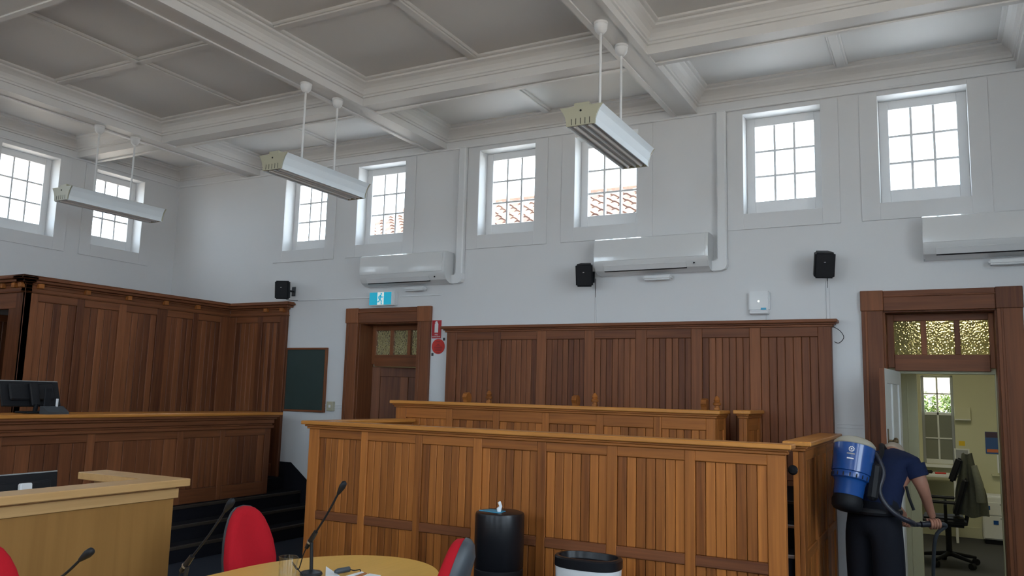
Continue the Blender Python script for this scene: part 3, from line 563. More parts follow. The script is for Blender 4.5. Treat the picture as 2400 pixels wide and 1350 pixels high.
# ------------------------------------------------------------------ round-ended table and what stands on it
tb = thing('meeting_table', 'honey coloured table with a rounded end', 'table', (6.93, -5.3, 0))
TC, TA, TBB = (6.93, -4.54), .56, .75
out = [(TC[0] + TA * math.cos(a), TC[1] + TBB * math.sin(a)) for a in [math.pi * k / 40 for k in range(41)]] + [(TC[0] - TA, -6.4)] + [(TC[0] + TA, -6.4)]
bm = bmesh.new(); prism(bm, out, lambda p, q, t: (p, q, t), .70, .73); obj('table_top', bm, M['table'], tb, smooth=True, angle=30)
for y in (-4.7, -6.0): B('leg', 6.75, 7.11, y - .03, y + .03, 0, .70, M['dgrey'], tb)
def mic(name, label, base, bend, head, clip=True):
    t = thing(name, label, 'microphone', base, 'table microphones')
    b = Vector(base)
    latheobj('base', [(.058, .001), (.06, .008), (.054, .018), (.02, .026), (.012, .03)], M['blackm'], t, b, 24)
    tubeobj('stand', [b + Vector((0, 0, .02)), Vector(bend) - Vector((0, 0, .02))], .0095, M['blackm'], t); bd, hd = Vector(bend), Vector(head); d = (hd - bd).normalized()
    tubeobj('clip', [bd - d * .07, bd - d * .02, bd + d * .05], [.011, .015, .012], M['blackm'], t); tubeobj('clip_ring', [bd - d * .03, bd - d * .02], .017, M['steel'], t)
    pts = smooth_path([bd, bd + (hd - bd) * .5 + Vector((0, 0, -.01)), hd - d * .05]); tubeobj('gooseneck', pts, .0055, M['black'], t)
    tubeobj('head', [hd - d * .055, hd - d * .03, hd - d * .005, hd + d * .02, hd + d * .032], [.008, .013, .017, .015, .004], M['black'], t, 12)
    tubeobj('cable', smooth_path([bd - d * .07, bd - d * .11 + Vector((0, 0, -.01)), bd - d * .15 + Vector((-.01, 0, -.06)), Vector((bd.x - d.x * .2, bd.y - d.y * .2 - .03, b.z + .05)), b + Vector((.02, -.09, .02))]), .003, M['black'], t, 6)
    return t
bA = hit(729, 1348, 'z', .73); tA = hit(731, 1262, 'y', bA.y)
mic('gooseneck_microphone', 'black gooseneck microphone standing beside the white papers', bA, tA, hit(803, 1139, 'y', bA.y - .05))
bB = hit(425, 1398, 'z', .73); tB = hit(440, 1318, 'y', bB.y)
mic('gooseneck_microphone', 'black gooseneck microphone in front of the red chair back', bB, tB, hit(540, 1180, 'y', bB.y - .06))
bC = hit(75, 1475, 'z', .73); tC = hit(95, 1385, 'y', bC.y)
mic('gooseneck_microphone', 'black gooseneck microphone low in front of the oak desk panel', bC, tC, hit(207, 1297, 'y', bC.y))
jp = hit(672, 1372, 'z', .73)
jg = thing('water_jug', 'clear glass jug with a pouring lip on the round-ended table', 'jug', jp)
bm = bmesh.new(); seg = 28; rings = []
for rr, z in ((.038, .001), (.044, .006), (.045, .09), (.046, .14), (.043, .14), (.042, .09), (.041, .012), (.001, .010)):
    rings.append([bm.verts.new(jp + Vector((math.cos(2 * math.pi * q / seg) * rr * (1 + (.16 if z > .13 else 0) * max(0, math.cos(2 * math.pi * q / seg - .6)) ** 14), math.sin(2 * math.pi * q / seg) * rr * (1 + (.16 if z > .13 else 0) * max(0, math.cos(2 * math.pi * q / seg - .6)) ** 14), z - (.012 if z > .13 else 0) * max(0, math.cos(2 * math.pi * q / seg - .6)) ** 14))) for q in range(seg)])
for a, b in zip(rings, rings[1:]):
    for q in range(seg): bm.faces.new((a[q], a[(q + 1) % seg], b[(q + 1) % seg], b[q]))
bm.faces.new(rings[0][::-1])
rimpts = [v.co.copy() for v in rings[3]]; obj('jug_body', bm, M['jug'], jg, smooth=True)
bm = bmesh.new(); tube(bm, rimpts + rimpts[:1], .0022, 6); obj('rim', bm, M['jug'], jg, smooth=True)
bm = bmesh.new(); tube(bm, [jp + Vector((.044 * math.cos(q * .2244), .044 * math.sin(q * .2244), .004)) for q in range(29)], .002, 6); obj('base_edge', bm, M['jug'], jg, smooth=True)
def sheet(name, label, pix, z, mat, cat='paper', th=.002):
    bm = bmesh.new(); pts = [hit(u, v, 'z', z) for u, v in pix]; prism(bm, [(p.x, p.y) for p in pts], lambda p, q, t: (p, q, t), z - th, z); return tag(obj(name, bm, mat), label, cat)
sheet('paper_sheet', 'white paper sheet with a raised corner lying by the microphone base', [(764, 1327), (815, 1362), (792, 1384), (762, 1364)], .735, M['paper'], th=.004)
sheet('notepad', 'white notepad beside the brown ruler', [(806, 1351), (848, 1339), (862, 1345), (836, 1360)], .742, M['paper'], th=.011)
sheet('envelope', 'flat white envelope lying beyond the brown ruler', [(850, 1352), (866, 1344), (893, 1348), (880, 1362)], .737, M['paper'], th=.006)
sheet('ruler', 'thin brown ruler lying between two papers', [(822, 1353), (855, 1341), (860, 1343), (830, 1356)], .748, M['wx'], 'ruler', th=.005)
ad = thing('cable_adapter', 'dark grey cylindrical cable connector lying on the papers', 'connector', hit(800, 1338, 'z', .75)); c_ = hit(785, 1340, 'z', .757); e_ = hit(818, 1334, 'z', .757)
tubeobj('body', [c_, c_ + (e_ - c_) * .2, e_], [.008, .015, .015], M['dgrey'], ad, 12); tubeobj('lead', smooth_path([e_, hit(830, 1337, 'z', .757), hit(843, 1335, 'z', .75), hit(845, 1339, 'z', .745)]), .003, M['black'], ad, 6)

# ------------------------------------------------------------------ red chairs
def chair(label):
    """front towards +x, origin on the floor under the seat"""
    t = thing('office_chair', label, 'chair', group='red meeting chairs')
    bm = bmesh.new(); n = 24; shp = []
    for q in range(n):
        a = 2 * math.pi * q / n; s, c = math.sin(a), math.cos(a)
        y = .172 * math.copysign(abs(c) ** .75, c) * (1.0 if s < 0 else 1 - .22 * s); z = .30 * math.copysign(abs(s) ** .8, s); shp.append((y, z))
    def layer(x, k): return [bm.verts.new((x - .10 * (z / .3) * .5 - .05 * 0 + .03 * (y / .172) ** 2, y * k, .69 + z * k)) for y, z in shp]
    def loft(ls):
        for a, b in zip(ls, ls[1:]):
            for q in range(n): bm.faces.new((a[q], a[(q + 1) % n], b[(q + 1) % n], b[q]))
        bm.faces.new(ls[0][::-1]); bm.faces.new(ls[-1])
    loft([layer(-.262, .96), layer(-.245, 1.0), layer(-.205, .985), layer(-.19, .94), layer(-.178, .8), layer(-.172, .5)]); obj('backrest', bm, M['red'], t, smooth=True, angle=50)
    bm = bmesh.new(); loft([layer(-.30, .70), layer(-.292, .90), layer(-.272, .99), layer(-.25, 1.012)]); obj('back_shell', bm, M['dgrey'], t, smooth=True, angle=50)
    bm = bmesh.new(); addbox(bm, -.22, .24, -.235, .235, .43, .50); bmesh.ops.bevel(bm, geom=list(bm.edges), offset=.03, segments=3, affect='EDGES'); obj('seat', bm, M['red'], t, smooth=True)
    bm = bmesh.new(); addbox(bm, -.2, .22, -.21, .21, .405, .44, .015); obj('seat_shell', bm, M['dgrey'], t)
    tubeobj('back_stem', [(-.1, 0, .41), (-.26, 0, .42), (-.30, 0, .48), (-.29, 0, .62)], .018, M['black'], t); tubeobj('gas_lift', [(0, 0, .08), (0, 0, .41)], .028, M['blackm'], t, 12)
    for q in range(5):
        a = 2 * math.pi * q / 5; d = Vector((math.cos(a), math.sin(a), 0)); l = tubeobj('leg', [Vector((0, 0, .11)), d * .27 + Vector((0, 0, .075))], [.024, .014], M['black'], t); tubeobj('castor', [d * .27 + Vector((-d.y, d.x, 0)) * .02 + Vector((0, 0, .03)), d * .27 - Vector((-d.y, d.x, 0)) * .02 + Vector((0, 0, .03))], .03, M['black'], l if False else t, 12)
    return t
c1 = chair('red fabric chair at the far side of the table, facing it, its front showing'); placed(c1, (6.265, -4.185, 0), math.radians(-8))
c2 = chair('red fabric chair turned away to show its grey back shell'); placed(c2, (7.38, -4.40, 0), math.radians(200))
c3 = chair('red fabric chair by the oak desk, close to the table edge'); placed(c3, (6.22, -5.70, 0), math.radians(-5))

# ------------------------------------------------------------------ bins in front of the jury box
wd = thing('wipe_dispenser', 'tall black cylindrical wipe dispenser with a tissue sticking out of the top', 'dispenser', (7.0, -2.73, 0))
latheobj('lower_body', [(.165, 0), (.172, .01), (.172, .50), (.168, .505)], M['black'], wd, (7.0, -2.73, 0), 36); latheobj('upper_body', [(.168, .505), (.174, .515), (.174, .865), (.168, .882), (.15, .888), (.001, .889)], M['gloss_black'], wd, (7.0, -2.73, 0), 36)
bm = bmesh.new(); prism(bm, [(6.87, -2.80), (7.05, -2.83), (7.04, -2.72), (6.91, -2.70)], lambda p, q, t: (p, q, t), .889, .893); obj('label_card', bm, M['blue_lbl'], wd)
tubeobj('tissue', [(7.02, -2.78, .89), (7.018, -2.78, .91), (7.03, -2.775, .93), (7.02, -2.78, .955), (7.026, -2.78, .965)], [.013, .02, .012, .013, .003], M['paper'], wd, 6)
wbn = thing('waste_bin', 'white oval waste bin with a black rim', 'bin', (7.76, -2.93, 0))
def oval(name, prof, mat):
    bm = bmesh.new(); n = 40; rings = []
    for k_, z in prof: rings.append([bm.verts.new((7.76 + (.215 + k_) * math.copysign(abs(math.cos(2 * math.pi * q / n)) ** .8, math.cos(2 * math.pi * q / n)), -2.93 + (.15 + k_) * math.copysign(abs(math.sin(2 * math.pi * q / n)) ** .8, math.sin(2 * math.pi * q / n)), z)) for q in range(n)])
    for a, b in zip(rings, rings[1:]):
        for q in range(n): bm.faces.new((a[q], a[(q + 1) % n], b[(q + 1) % n], b[q]))
    bm.faces.new(rings[0][::-1]); bm.faces.new(rings[-1]); return obj(name, bm, mat, wbn, smooth=True)
oval('body', [(-.03, 0), (-.025, .01), (-.002, .64), (-.002, .645)], M['white_pl']); oval('rim', [(.0, .635), (.004, .64), (.004, .69), (-.004, .70), (-.022, .70), (-.03, .66), (-.05, .655)], M['gloss_black'])

# ------------------------------------------------------------------ pendant fluorescent lights
def pendant(x, label):
    t = thing('pendant_light', label, 'light', (x, -2.06, 3.65), 'pendant fluorescent lights')
    ya, yb, z0, z1 = -2.66, -1.46, 3.665, 3.815
    def half(s):   # concave flank from lip to rim
        return [(s * (.112 + .055 * (k / 8) ** 2.2), z0 + .004 + (z1 - z0 - .004) * k / 8) for k in range(9)]
    R_, L_ = half(1), half(-1)
    bm = bmesh.new(); prism(bm, [(p, q) for p, q in R_] + [(p - .006, q) for p, q in R_[::-1]], lambda p, q, t_: (x + p, t_, q), ya + .01, yb - .01); obj('reflector', bm, M['refl'], t, smooth=True, angle=40)
    bm = bmesh.new(); prism(bm, [(p, q) for p, q in L_] + [(p + .006, q) for p, q in L_[::-1]], lambda p, q, t_: (x + p, t_, q), ya + .01, yb - .01); obj('reflector', bm, M['refl'], t, smooth=True, angle=40)
    bm = bmesh.new(); prism(bm, [(-.106, z0 + .022), (.106, z0 + .022), (.15, z1 - .012), (-.15, z1 - .012)], lambda p, q, t_: (x + p, t_, q), ya + .01, yb - .01); obj('housing', bm, M['refl'], t)
    B('top_box', x - .06, x + .06, ya + .005, yb - .005, z1 - .012, z1 + .03, M['cream'], t)
    for s in (-1, 1): tubeobj('tube', [(x + s * .058, ya + .03, z0 + .012), (x + s * .058, yb - .03, z0 + .012)], .013, M['tube'], t, 12); tubeobj('lip', [(x + s * .112, ya, z0 + .004), (x + s * .112, yb, z0 + .004)], .005, M['refl'], t, 6)
    B('divider', x - .006, x + .006, ya + .01, yb - .01, z0 + .002, z0 + .03, M['refl'], t)
    for y, cm in ((ya, M['cream']), (yb, M['cream'])):
        bm = bmesh.new(); prism(bm, [(p * 1.015, q) for p, q in R_] + [(p * 1.015, q) for p, q in L_[::-1]], lambda p, q, t_: (x + p, t_, q), y - .006, y + .006); e = obj('end_plate', bm, cm, t)
        for k_ in range(5): B('slot', x - .075 + k_ * .036, x - .071 + k_ * .036, y - .0075, y + .0075, z0 + .012, z0 + .058, M['black'], e, 0)
        bm = bmesh.new(); tube(bm, [(x, y - .009, z1 - .035), (x, y + .009, z1 - .035)], .008, 10); obj('screw', bm, M['black'], e)
    for y in (-2.295, -1.835):
        tubeobj('rod', [(x, y, z1 + .02), (x, y, 4.57)], .0105, M['paint'], t, 10); latheobj('ceiling_cup', [(.014, 4.525), (.028, 4.53), (.045, 4.552), (.052, 4.575), (.053, 4.598), (.056, 4.60), (.056, 4.62)], M['paint'], t, (x, y, 0), 24)
pendant(1.445, 'long fluorescent pendant light hanging before the window nearest the corner'); pendant(4.52, 'long fluorescent pendant light hanging before the first two windows of the long wall'); pendant(7.545, 'long fluorescent pendant light hanging above the jury box')

# ------------------------------------------------------------------ air conditioners, ducts, sensor bars
def aircon(x0, x1, label, duct, glab):
    t = thing('air_conditioner', label, 'air conditioner', ((x0 + x1) / 2, 0, 2.97), 'wall air conditioners')
    z0, z1 = 2.965, 3.33
    pr_ = [(0, z1 - .02), (.02, z1), (.185, z1), (.205, z1 - .012), (.222, z1 - .14), (.215, z0 + .125), (.203, z0 + .085), (.17, z0 + .035), (.10, z0 + .004), (.0, z0)]
    bm = bmesh.new(); prism(bm, pr_, lambda p, q, u: (u, -p, q), x0 + .012, x1 - .012); obj('body', bm, M['ac'], t, smooth=True, angle=25)
    for u in (x0, x1 - .012): bm = bmesh.new(); prism(bm, [(p, q) for p, q in pr_], lambda p, q, w_: (w_, -p, q), u, u + .012); obj('end_cap', bm, M['ac'], t)
    bm = bmesh.new(); prism(bm, [(.206, z1 - .02), (.214, z1 - .02), (.230, z1 - .14), (.223, z0 + .13), (.214, z0 + .13)], lambda p, q, u: (u, -p, q), x0 + .004, x1 - .03); obj('front_panel', bm, M['ac'], t, smooth=True, angle=30)
    bm = bmesh.new(); prism(bm, [(.207, z0 + .082), (.211, z0 + .08), (.178, z0 + .03), (.174, z0 + .034)], lambda p, q, u: (u, -p, q), x0 + .10, x1 - .22); obj('louvre', bm, M['white_pl'], t)
    bm = bmesh.new(); prism(bm, [(.172, z0 + .034), (.176, z0 + .031), (.160, z0 + .022), (.156, z0 + .025)], lambda p, q, u: (u, -p, q), x0 + .10, x1 - .22); obj('outlet_slot', bm, M['black'], t)
    tubeobj('receiver', [(x1 - .14, -.196, z0 + .07), (x1 - .14, -.203, z0 + .065)], .008, M['black'], t, 10)
    if duct:
        dd = thing('pipe_duct', glab, 'duct', (x1 + .09, 0, 3.0), 'air conditioner pipe ducts')
        B('riser', x1 + .05, x1 + .145, -.07, 0, z0 + .10, 4.585, M['white_pl'], dd, .012); bm = bmesh.new()
        prism(bm, [(x1 + .001, z0 + .10), (x1 + .05, z0 + .10), (x1 + .05, z0 + .115), (x1 + .148, z0 + .115), (x1 + .148, z0 + .05), (x1 + .13, z0 + .015), (x1 + .09, z0), (x1 + .001, z0)], lambda p, q, y: (p, y, q), -.075, 0); obj('elbow', bm, M['white_pl'], dd)
AX = [(3.60, 4.82), (6.66, 7.845), (9.70, 10.88)]
aircon(*AX[0], 'white wall air conditioner over the exit sign', True, 'white pipe duct rising beside the exit door window')
aircon(*AX[1], 'white wall air conditioner over the middle of the jury panelling', True, 'white pipe duct rising above the middle of the jury panelling')
aircon(*AX[2], 'white wall air conditioner above the office doorway', False, '')
for x, l in ((4.33, 'exit sign'), (7.30, 'jury panelling'), (10.33, 'office doorway')): 
    bm = bmesh.new(); addbox(bm, x - .145, x + .145, -.12, -.03, 2.895, 2.94); bmesh.ops.bevel(bm, geom=list(bm.edges), offset=.014, segments=2, affect='EDGES'); t = thing('sensor_bar', 'small white plastic bar mounted beneath the air conditioner over the %s' % l, 'sensor', (x, 0, 2.9)); obj('body', bm, M['white_pl'], t, smooth=True); B('bracket', x - .05, x + .05, -.03, 0, 2.905, 2.93, M['white_pl'], t)

# ------------------------------------------------------------------ loudspeakers
def speaker(p, rz, tilt, label, wire):
    t = thing('loudspeaker', label, 'loudspeaker', group='black wall loudspeakers')
    bm = bmesh.new(); addbox(bm, -.092, .092, -.09, .07, -.118, .118)
    for v in bm.verts:
        if v.co.y > 0: v.co.x *= .72
    bmesh.ops.bevel(bm, geom=list(bm.edges), offset=.016, segments=3, affect='EDGES'); obj('cabinet', bm, M['black'], t, smooth=True)
    B('grille', -.078, .078, -.095, -.088, -.104, .104, M['black'], t, .004); B('badge', -.012, .004, -.097, -.094, .028, .036, M['steel'], t, .001)
    placed(t, p, rz); t.rotation_euler = (tilt, 0, rz)
    b = thing('speaker_bracket', label.replace('black loudspeaker', 'black metal bracket holding the loudspeaker'), 'bracket', (p[0], 0, p[2]), 'speaker brackets')
    B('wall_plate', p[0] - .03, p[0] + .03, -.012, 0, p[2] - .06, p[2] + .06, M['blackm'], b); tubeobj('arm', [(p[0], -.01, p[2]), (p[0], p[1] + .085, p[2])], .012, M['blackm'], b)
    if wire: tubeobj('cable', smooth_path(wire), .0035, M['black'], b, 6)
speaker((2.36, -.19, 2.968), math.radians(26), math.radians(8), 'black loudspeaker above the end of the judge screen', [(2.25, -.15, 2.97), (2.16, -.12, 3.0), (2.17, -.1, 2.94), (2.3, -.05, 2.86), (2.45, -.012, 2.846)])
speaker((6.555, -.19, 2.968), math.radians(14), math.radians(14), 'black loudspeaker next to the middle air conditioner', [(6.6, -.012, 2.95), (6.6, -.008, 2.75)])
speaker((8.885, -.19, 2.955), math.radians(20), math.radians(18), 'black loudspeaker between the jury panelling and the office doorway', [(8.9, -.012, 2.95), (8.9, -.008, 2.7)])
for a, b, z, l in ((2.40, 3.66, 2.846, 'judge screen to the exit sign'), (4.06, 4.66, 2.846, 'exit sign to the corner over the fire sign')):
    t = tag(B('cable_conduit', a, b, -.014, 0, z - .007, z + .007, M['white_pl'], bev=.003), 'thin white cable conduit running from the ' + l, 'conduit')
tag(B('cable_conduit', 8.885, 8.915, -.012, 0, 2.47, 2.83, M['wall'], bev=.003), 'white vertical conduit below the loudspeaker near the office doorway', 'conduit'); tag(B('cable_conduit', 6.59, 6.61, -.010, 0, 2.47, 2.84, M['wall'], bev=.003), 'white vertical conduit below the loudspeaker by the middle air conditioner', 'conduit')

# ------------------------------------------------------------------ signs and small fittings on the long wall
ex = thing('exit_sign', 'blue and white running man exit sign box above the dark doorway', 'sign', (3.84, 0, 2.74))
bm = bmesh.new(); addbox(bm, 3.655, 4.035, -.075, 0, 2.735, 2.905); bmesh.ops.bevel(bm, geom=list(bm.edges), offset=.008, segments=2, affect='EDGES'); obj('housing', bm, M['white_pl'], ex, smooth=True)
for a, b, m in ((3.662, 3.782, 'exit_b'), (3.782, 3.878, 'exit_w'), (3.878, 3.988, 'exit_b')): B('face', a, b, -.079, -.074, 2.745, 2.897, M[m], ex, .001)
def man(cx, cz, s):
    b = bmesh.new(); y0, y1 = -.082, -.078
    def limb(pts, w):
        for (ax_, az), (bx_, bz) in zip(pts, pts[1:]):
            d = Vector((bx_ - ax_, bz - az)); L = d.length; d /= L; n = Vector((-d.y, d.x)) * w / 2
            prism(b, [(ax_ - d.x * w * .3 + n.x, az - d.y * w * .3 + n.y), (ax_ - d.x * w * .3 - n.x, az - d.y * w * .3 - n.y), (bx_ + d.x * w * .3 - n.x, bz + d.y * w * .3 - n.y), (bx_ + d.x * w * .3 + n.x, bz + d.y * w * .3 + n.y)], lambda p, q, t: (cx + p * s, t, cz + q * s), y0, y1)
    limb([(.0, .28), (-.06, -.08)], .17); limb([(.02, .27), (.16, .1), (.3, .18)], .07); limb([(-.02, .26), (-.2, .18), (-.22, .0)], .07); limb([(-.03, -.08), (.12, -.22), (.1, -.47), (.18, -.49)], .09); limb([(-.08, -.08), (-.16, -.28), (-.38, -.3), (-.4, -.24)], .09)
    prism(b, [(.08 + .085 * math.cos(k * .5236), .42 + .085 * math.sin(k * .5236)) for k in range(12)], lambda p, q, t: (cx + p * s, t, cz + q * s), y0, y1)
    return b
obj('running_figure', man(3.83, 2.82, .135), M['exit_b'], ex)
def text(name, body, size, loc, mat, parent, rot=(math.pi / 2, 0, 0)):
    cu = bpy.data.curves.new(name, 'FONT'); cu.body = body; cu.size = size; cu.align_x = 'CENTER'; cu.align_y = 'CENTER'; cu.extrude = .0006
    tmp = bpy.data.objects.new(name, cu); COL.objects.link(tmp); dg = bpy.context.evaluated_depsgraph_get(); me = bpy.data.meshes.new_from_object(tmp.evaluated_get(dg)); bpy.data.objects.remove(tmp); me.materials.clear(); me.materials.append(mat)
    me.transform(Matrix.Rotation(rot[0], 4, 'X') if not isinstance(rot, Matrix) else rot); return link(name, me, loc, parent)
fs_ = thing('fire_sign', 'red fire extinguisher location sign beside the dark doorway', 'sign', (4.605, 0, 2.33))
B('plate', 4.545, 4.672, -.006, 0, 2.335, 2.547, M['sign_red'], fs_, .001)
bm = bmesh.new(); prism(bm, [(-.024, -.06), (.024, -.06), (.024, .04), (.016, .055), (.01, .062), (.012, .072), (-.006, .074), (-.02, .062), (-.022, .054), (-.01, .06), (-.006, .056), (-.016, .05), (-.024, .04)], lambda p, q, t: (4.608 + p, t, 2.462 + q), -.0085, -.0055); obj('extinguisher_symbol', bm, M['sign_white'], fs_)
text('lettering', 'FIRE', .024, (4.608, -.0075, 2.378), M['sign_white'], fs_); text('lettering', 'EXTINGUISHER', .0165, (4.608, -.0075, 2.354), M['sign_white'], fs_)
dc = thing('round_tag', 'round red information disc under the fire sign', 'sign', (4.64, 0, 2.15))
bm = bmesh.new(); tube(bm, [(4.64, 0, 2.241), (4.64, -.006, 2.241)], .088, 32); obj('disc', bm, M['disc_red'], dc)
for z, w in ((2.297, .05), (2.265, .03), (2.252, .06), (2.235, .11), (2.222, .12), (2.209, .11), (2.196, .09), (2.17, .05)): B('print_line', 4.64 - w / 2, 4.64 + w / 2, -.0075, -.0055, z - .0025, z + .0025, M['print_dark'], dc, 0)
for x, z in ((4.715, 2.325), (4.562, 2.148)): B('small_sticker', x - .014, x + .014, -.003, 0, z - .016, z + .016, M['print_black'], dc, 0)
nb = thing('notice_board', 'dark green felt notice board in a thin timber frame beside the judge screen', 'board', (2.63, 0, 1.43))
B('felt', 2.33, 2.975, -.02, -.004, 1.445, 2.21, M['green'], nb)
for a, b, c, d in ((2.31, 2.335, 1.425, 2.232), (2.970, 2.998, 1.425, 2.232)): B('frame', a, b, -.034, 0, c, d, M['dz'], nb)
for c, d in ((1.425, 1.45), (2.207, 2.232)): B('frame', 2.335, 2.97, -.034, 0, c, d, M['dx'], nb)
sw = thing('switch_box', 'small cream switch box on the wall next to the notice board', 'switch', (3.1, 0, 1.45)); B('box', 3.05, 3.15, -.045, 0, 1.45, 1.565, M['cream'], sw, .004); B('rocker', 3.085, 3.115, -.049, -.044, 1.49, 1.525, M['white_pl'], sw)
ap = thing('wireless_access_point', 'white wall box with a glowing indicator above the jury panelling', 'access point', (8.29, 0, 2.53)); 
bm = bmesh.new(); addbox(bm, 8.19, 8.385, -.05, 0, 2.56, 2.75); bmesh.ops.bevel(bm, geom=list(bm.edges), offset=.012, segments=2, affect='EDGES'); obj('body', bm, M['white_pl'], ap, smooth=True); bm = bmesh.new(); addbox(bm, 8.195, 8.38, -.065, 0, 2.528, 2.562, .01); obj('base', bm, M['white_pl'], ap); tubeobj('indicator', [(8.285, -.05, 2.652), (8.285, -.054, 2.652)], .007, M['led'], ap, 10); B('sticker', 8.305, 8.355, -.053, -.049, 2.568, 2.588, M['blue_lbl'], ap, 0); tubeobj('lead', [(8.36, -.02, 2.53), (8.36, -.02, 2.465)], .004, M['white_pl'], ap, 6)

# ------------------------------------------------------------------ cleaner with a backpack vacuum
def h3(u, v, y): return hit(u, v, 'y', y)
FW = Vector((.45, .89, 0)); RT = Vector((.89, -.45, 0))
def skinned(name, verts, edges, mats, pick, parent, root=0, sub=2):
    me = bpy.data.meshes.new(name); me.from_pydata([v[0] for v in verts], edges, []); o = bpy.data.objects.new(name, me); COL.objects.link(o)
    sk = o.modifiers.new('skin', 'SKIN'); sk.use_smooth_shade = True
    for i, v in enumerate(verts):
        r = v[1]; s = me.skin_vertices[0].data[i]; s.radius = (r, r) if not isinstance(r, tuple) else r; s.use_root = (i == root)
    ss = o.modifiers.new('sub', 'SUBSURF'); ss.levels = sub; ss.render_levels = sub
    dg = bpy.context.evaluated_depsgraph_get(); nm_ = bpy.data.meshes.new_from_object(o.evaluated_get(dg)); bpy.data.objects.remove(o)
    nm_.materials.clear()
    for m in mats: nm_.materials.append(m)
    P = [Vector(v[0]) for v in verts]
    for f in nm_.polygons:
        c = f.center; best = min(edges, key=lambda e: seg_d(c, P[e[0]], P[e[1]])); f.material_index = pick(best, c); f.use_smooth = True
    return nm_
def seg_d(p, a, b):
    ab = b - a; t = max(0, min(1, (p - a).dot(ab) / max(ab.length_squared, 1e-9))); return (p - a - ab * t).length
pel = h3(2046, 1205, -1.33); wst = h3(2056, 1160, -1.27); chs = h3(2078, 1105, -1.14); upc = h3(2088, 1078, -1.05); nck = h3(2089, 1066, -.97); 
hd0 = h3(2090, 1066, -.91); hd1 = h3(2092, 1070, -.80)
shR = upc + RT * .165 + Vector((0, 0, -.02)); shL = upc - RT * .165 + Vector((0, 0, -.02))
elR = h3(2163, 1143, shR.y - .02); wrR = h3(2181, 1200, shR.y + .10); hnR = h3(2189, 1217, shR.y + .11)
elL = shL + FW * .16 + Vector((0, 0, -.24)); wrL = elL + FW * .2 + Vector((.02, 0, -.16)); hnL = wrL + FW * .06 + Vector((0, 0, -.05))
hpR = pel + RT * .10 + Vector((0, 0, -.06)); hpL = pel - RT * .10 + Vector((0, 0, -.06))
knR = Vector((hpR.x + .01, hpR.y + .02, .47)); knL = Vector((hpL.x + .0, hpL.y + .06, .47)); anR = Vector((knR.x - .01, knR.y - .07, .09)); anL = Vector((knL.x - .01, knL.y - .05, .09))
toR = anR + FW * .17 + Vector((0, 0, -.05)); toL = anL + FW * .17 + Vector((0, 0, -.05))
PV = [(pel, (.165, .135)), (wst, (.165, .125)), (chs, (.175, .125)), (upc, (.12, .10)), (nck, .06), (hd0, .075), (hd1, .088),
      (shR, .075), (elR, .046), (wrR, .031), (hnR, (.036, .022)), (shL, .075), (elL, .046), (wrL, .031), (hnL, (.036, .022)),
      (hpR, .125), (knR, .112), (anR, .088), (toR, .045), (hpL, .125), (knL, .112), (anL, .088), (toL, .045), (shR + (elR - shR) * .48, .062), (shL + (elL - shL) * .48, .062)]
PE = [(0, 1), (1, 2), (2, 3), (3, 4), (4, 5), (5, 6), (3, 7), (7, 23), (23, 8), (8, 9), (9, 10), (3, 11), (11, 24), (24, 12), (12, 13), (13, 14), (0, 15), (15, 16), (16, 17), (17, 18), (0, 19), (19, 20), (20, 21), (21, 22)]
def pick(e, c):
    if e in ((4, 5), (5, 6)): return 2
    if e in ((23, 8), (8, 9), (9, 10), (24, 12), (12, 13), (13, 14)): return 2
    if e in ((17, 18), (21, 22)): return 3
    if e in ((0, 15), (15, 16), (16, 17), (0, 19), (19, 20), (20, 21)): return 1
    if e == (0, 1) and (c - pel).dot((wst - pel).normalized()) < .05: return 1
    return 0
pm = skinned('body', PV, PE, [M['navy'], M['trouser'], M['skin'], M['black']], pick, None)
person = thing('person', 'person in navy t-shirt and dark trousers bending forward, holding a vacuum hose', 'person', (pel.x, pel.y, 0))
body = link('body', pm, (0, 0, 0), person)
# right hand closed round the hose grip: palm on the wrist, four fingers and a thumb
GD = (h3(2200, 1228, shR.y + .10) - h3(2150, 1229, shR.y + .02)).normalized(); GP = h3(2190, 1228, shR.y + .10)
def hand(base, grip, gd, side, parent, gr=.022):
    """fingers curl round the grip axis gd through the point grip"""
    up = (base - grip); up -= gd * up.dot(gd); up.normalize(); out = gd.cross(up) * side
    for k_, (off, ln) in enumerate(((-.030, .92), (-.010, 1.0), (.010, .96), (.029, .8))):
        pts = []
        for s in range(7):
            a = math.radians(10 + s * 40 * ln); pts.append(grip + gd * off + up * (math.cos(a) * (gr + .009)) + out * (math.sin(a) * (gr + .009)))
        tubeobj('finger', [base + gd * off * .8 + (grip - base) * .35 + out * .006] + pts, [.0105, .0105, .010, .0098, .0095, .009, .0085, .006], M['skin'], parent, 8)
    pts = [base + gd * -.02 + (grip - base) * .2 - out * .012]
    for s in range(4):
        a = math.radians(-15 - s * 38); pts.append(grip + gd * (-.045 + .006 * s) + up * (math.cos(a) * (gr + .010)) + out * (math.sin(a) * (gr + .010)))
    tubeobj('thumb', pts, [.013, .0125, .0115, .0105, .007], M['skin'], parent, 8)
hand(hnR, GP, GD, 1, person)
hand(hnL, hnL + Vector((0, 0, -.035)), Vector((RT.x, RT.y, 0)), -1, person)
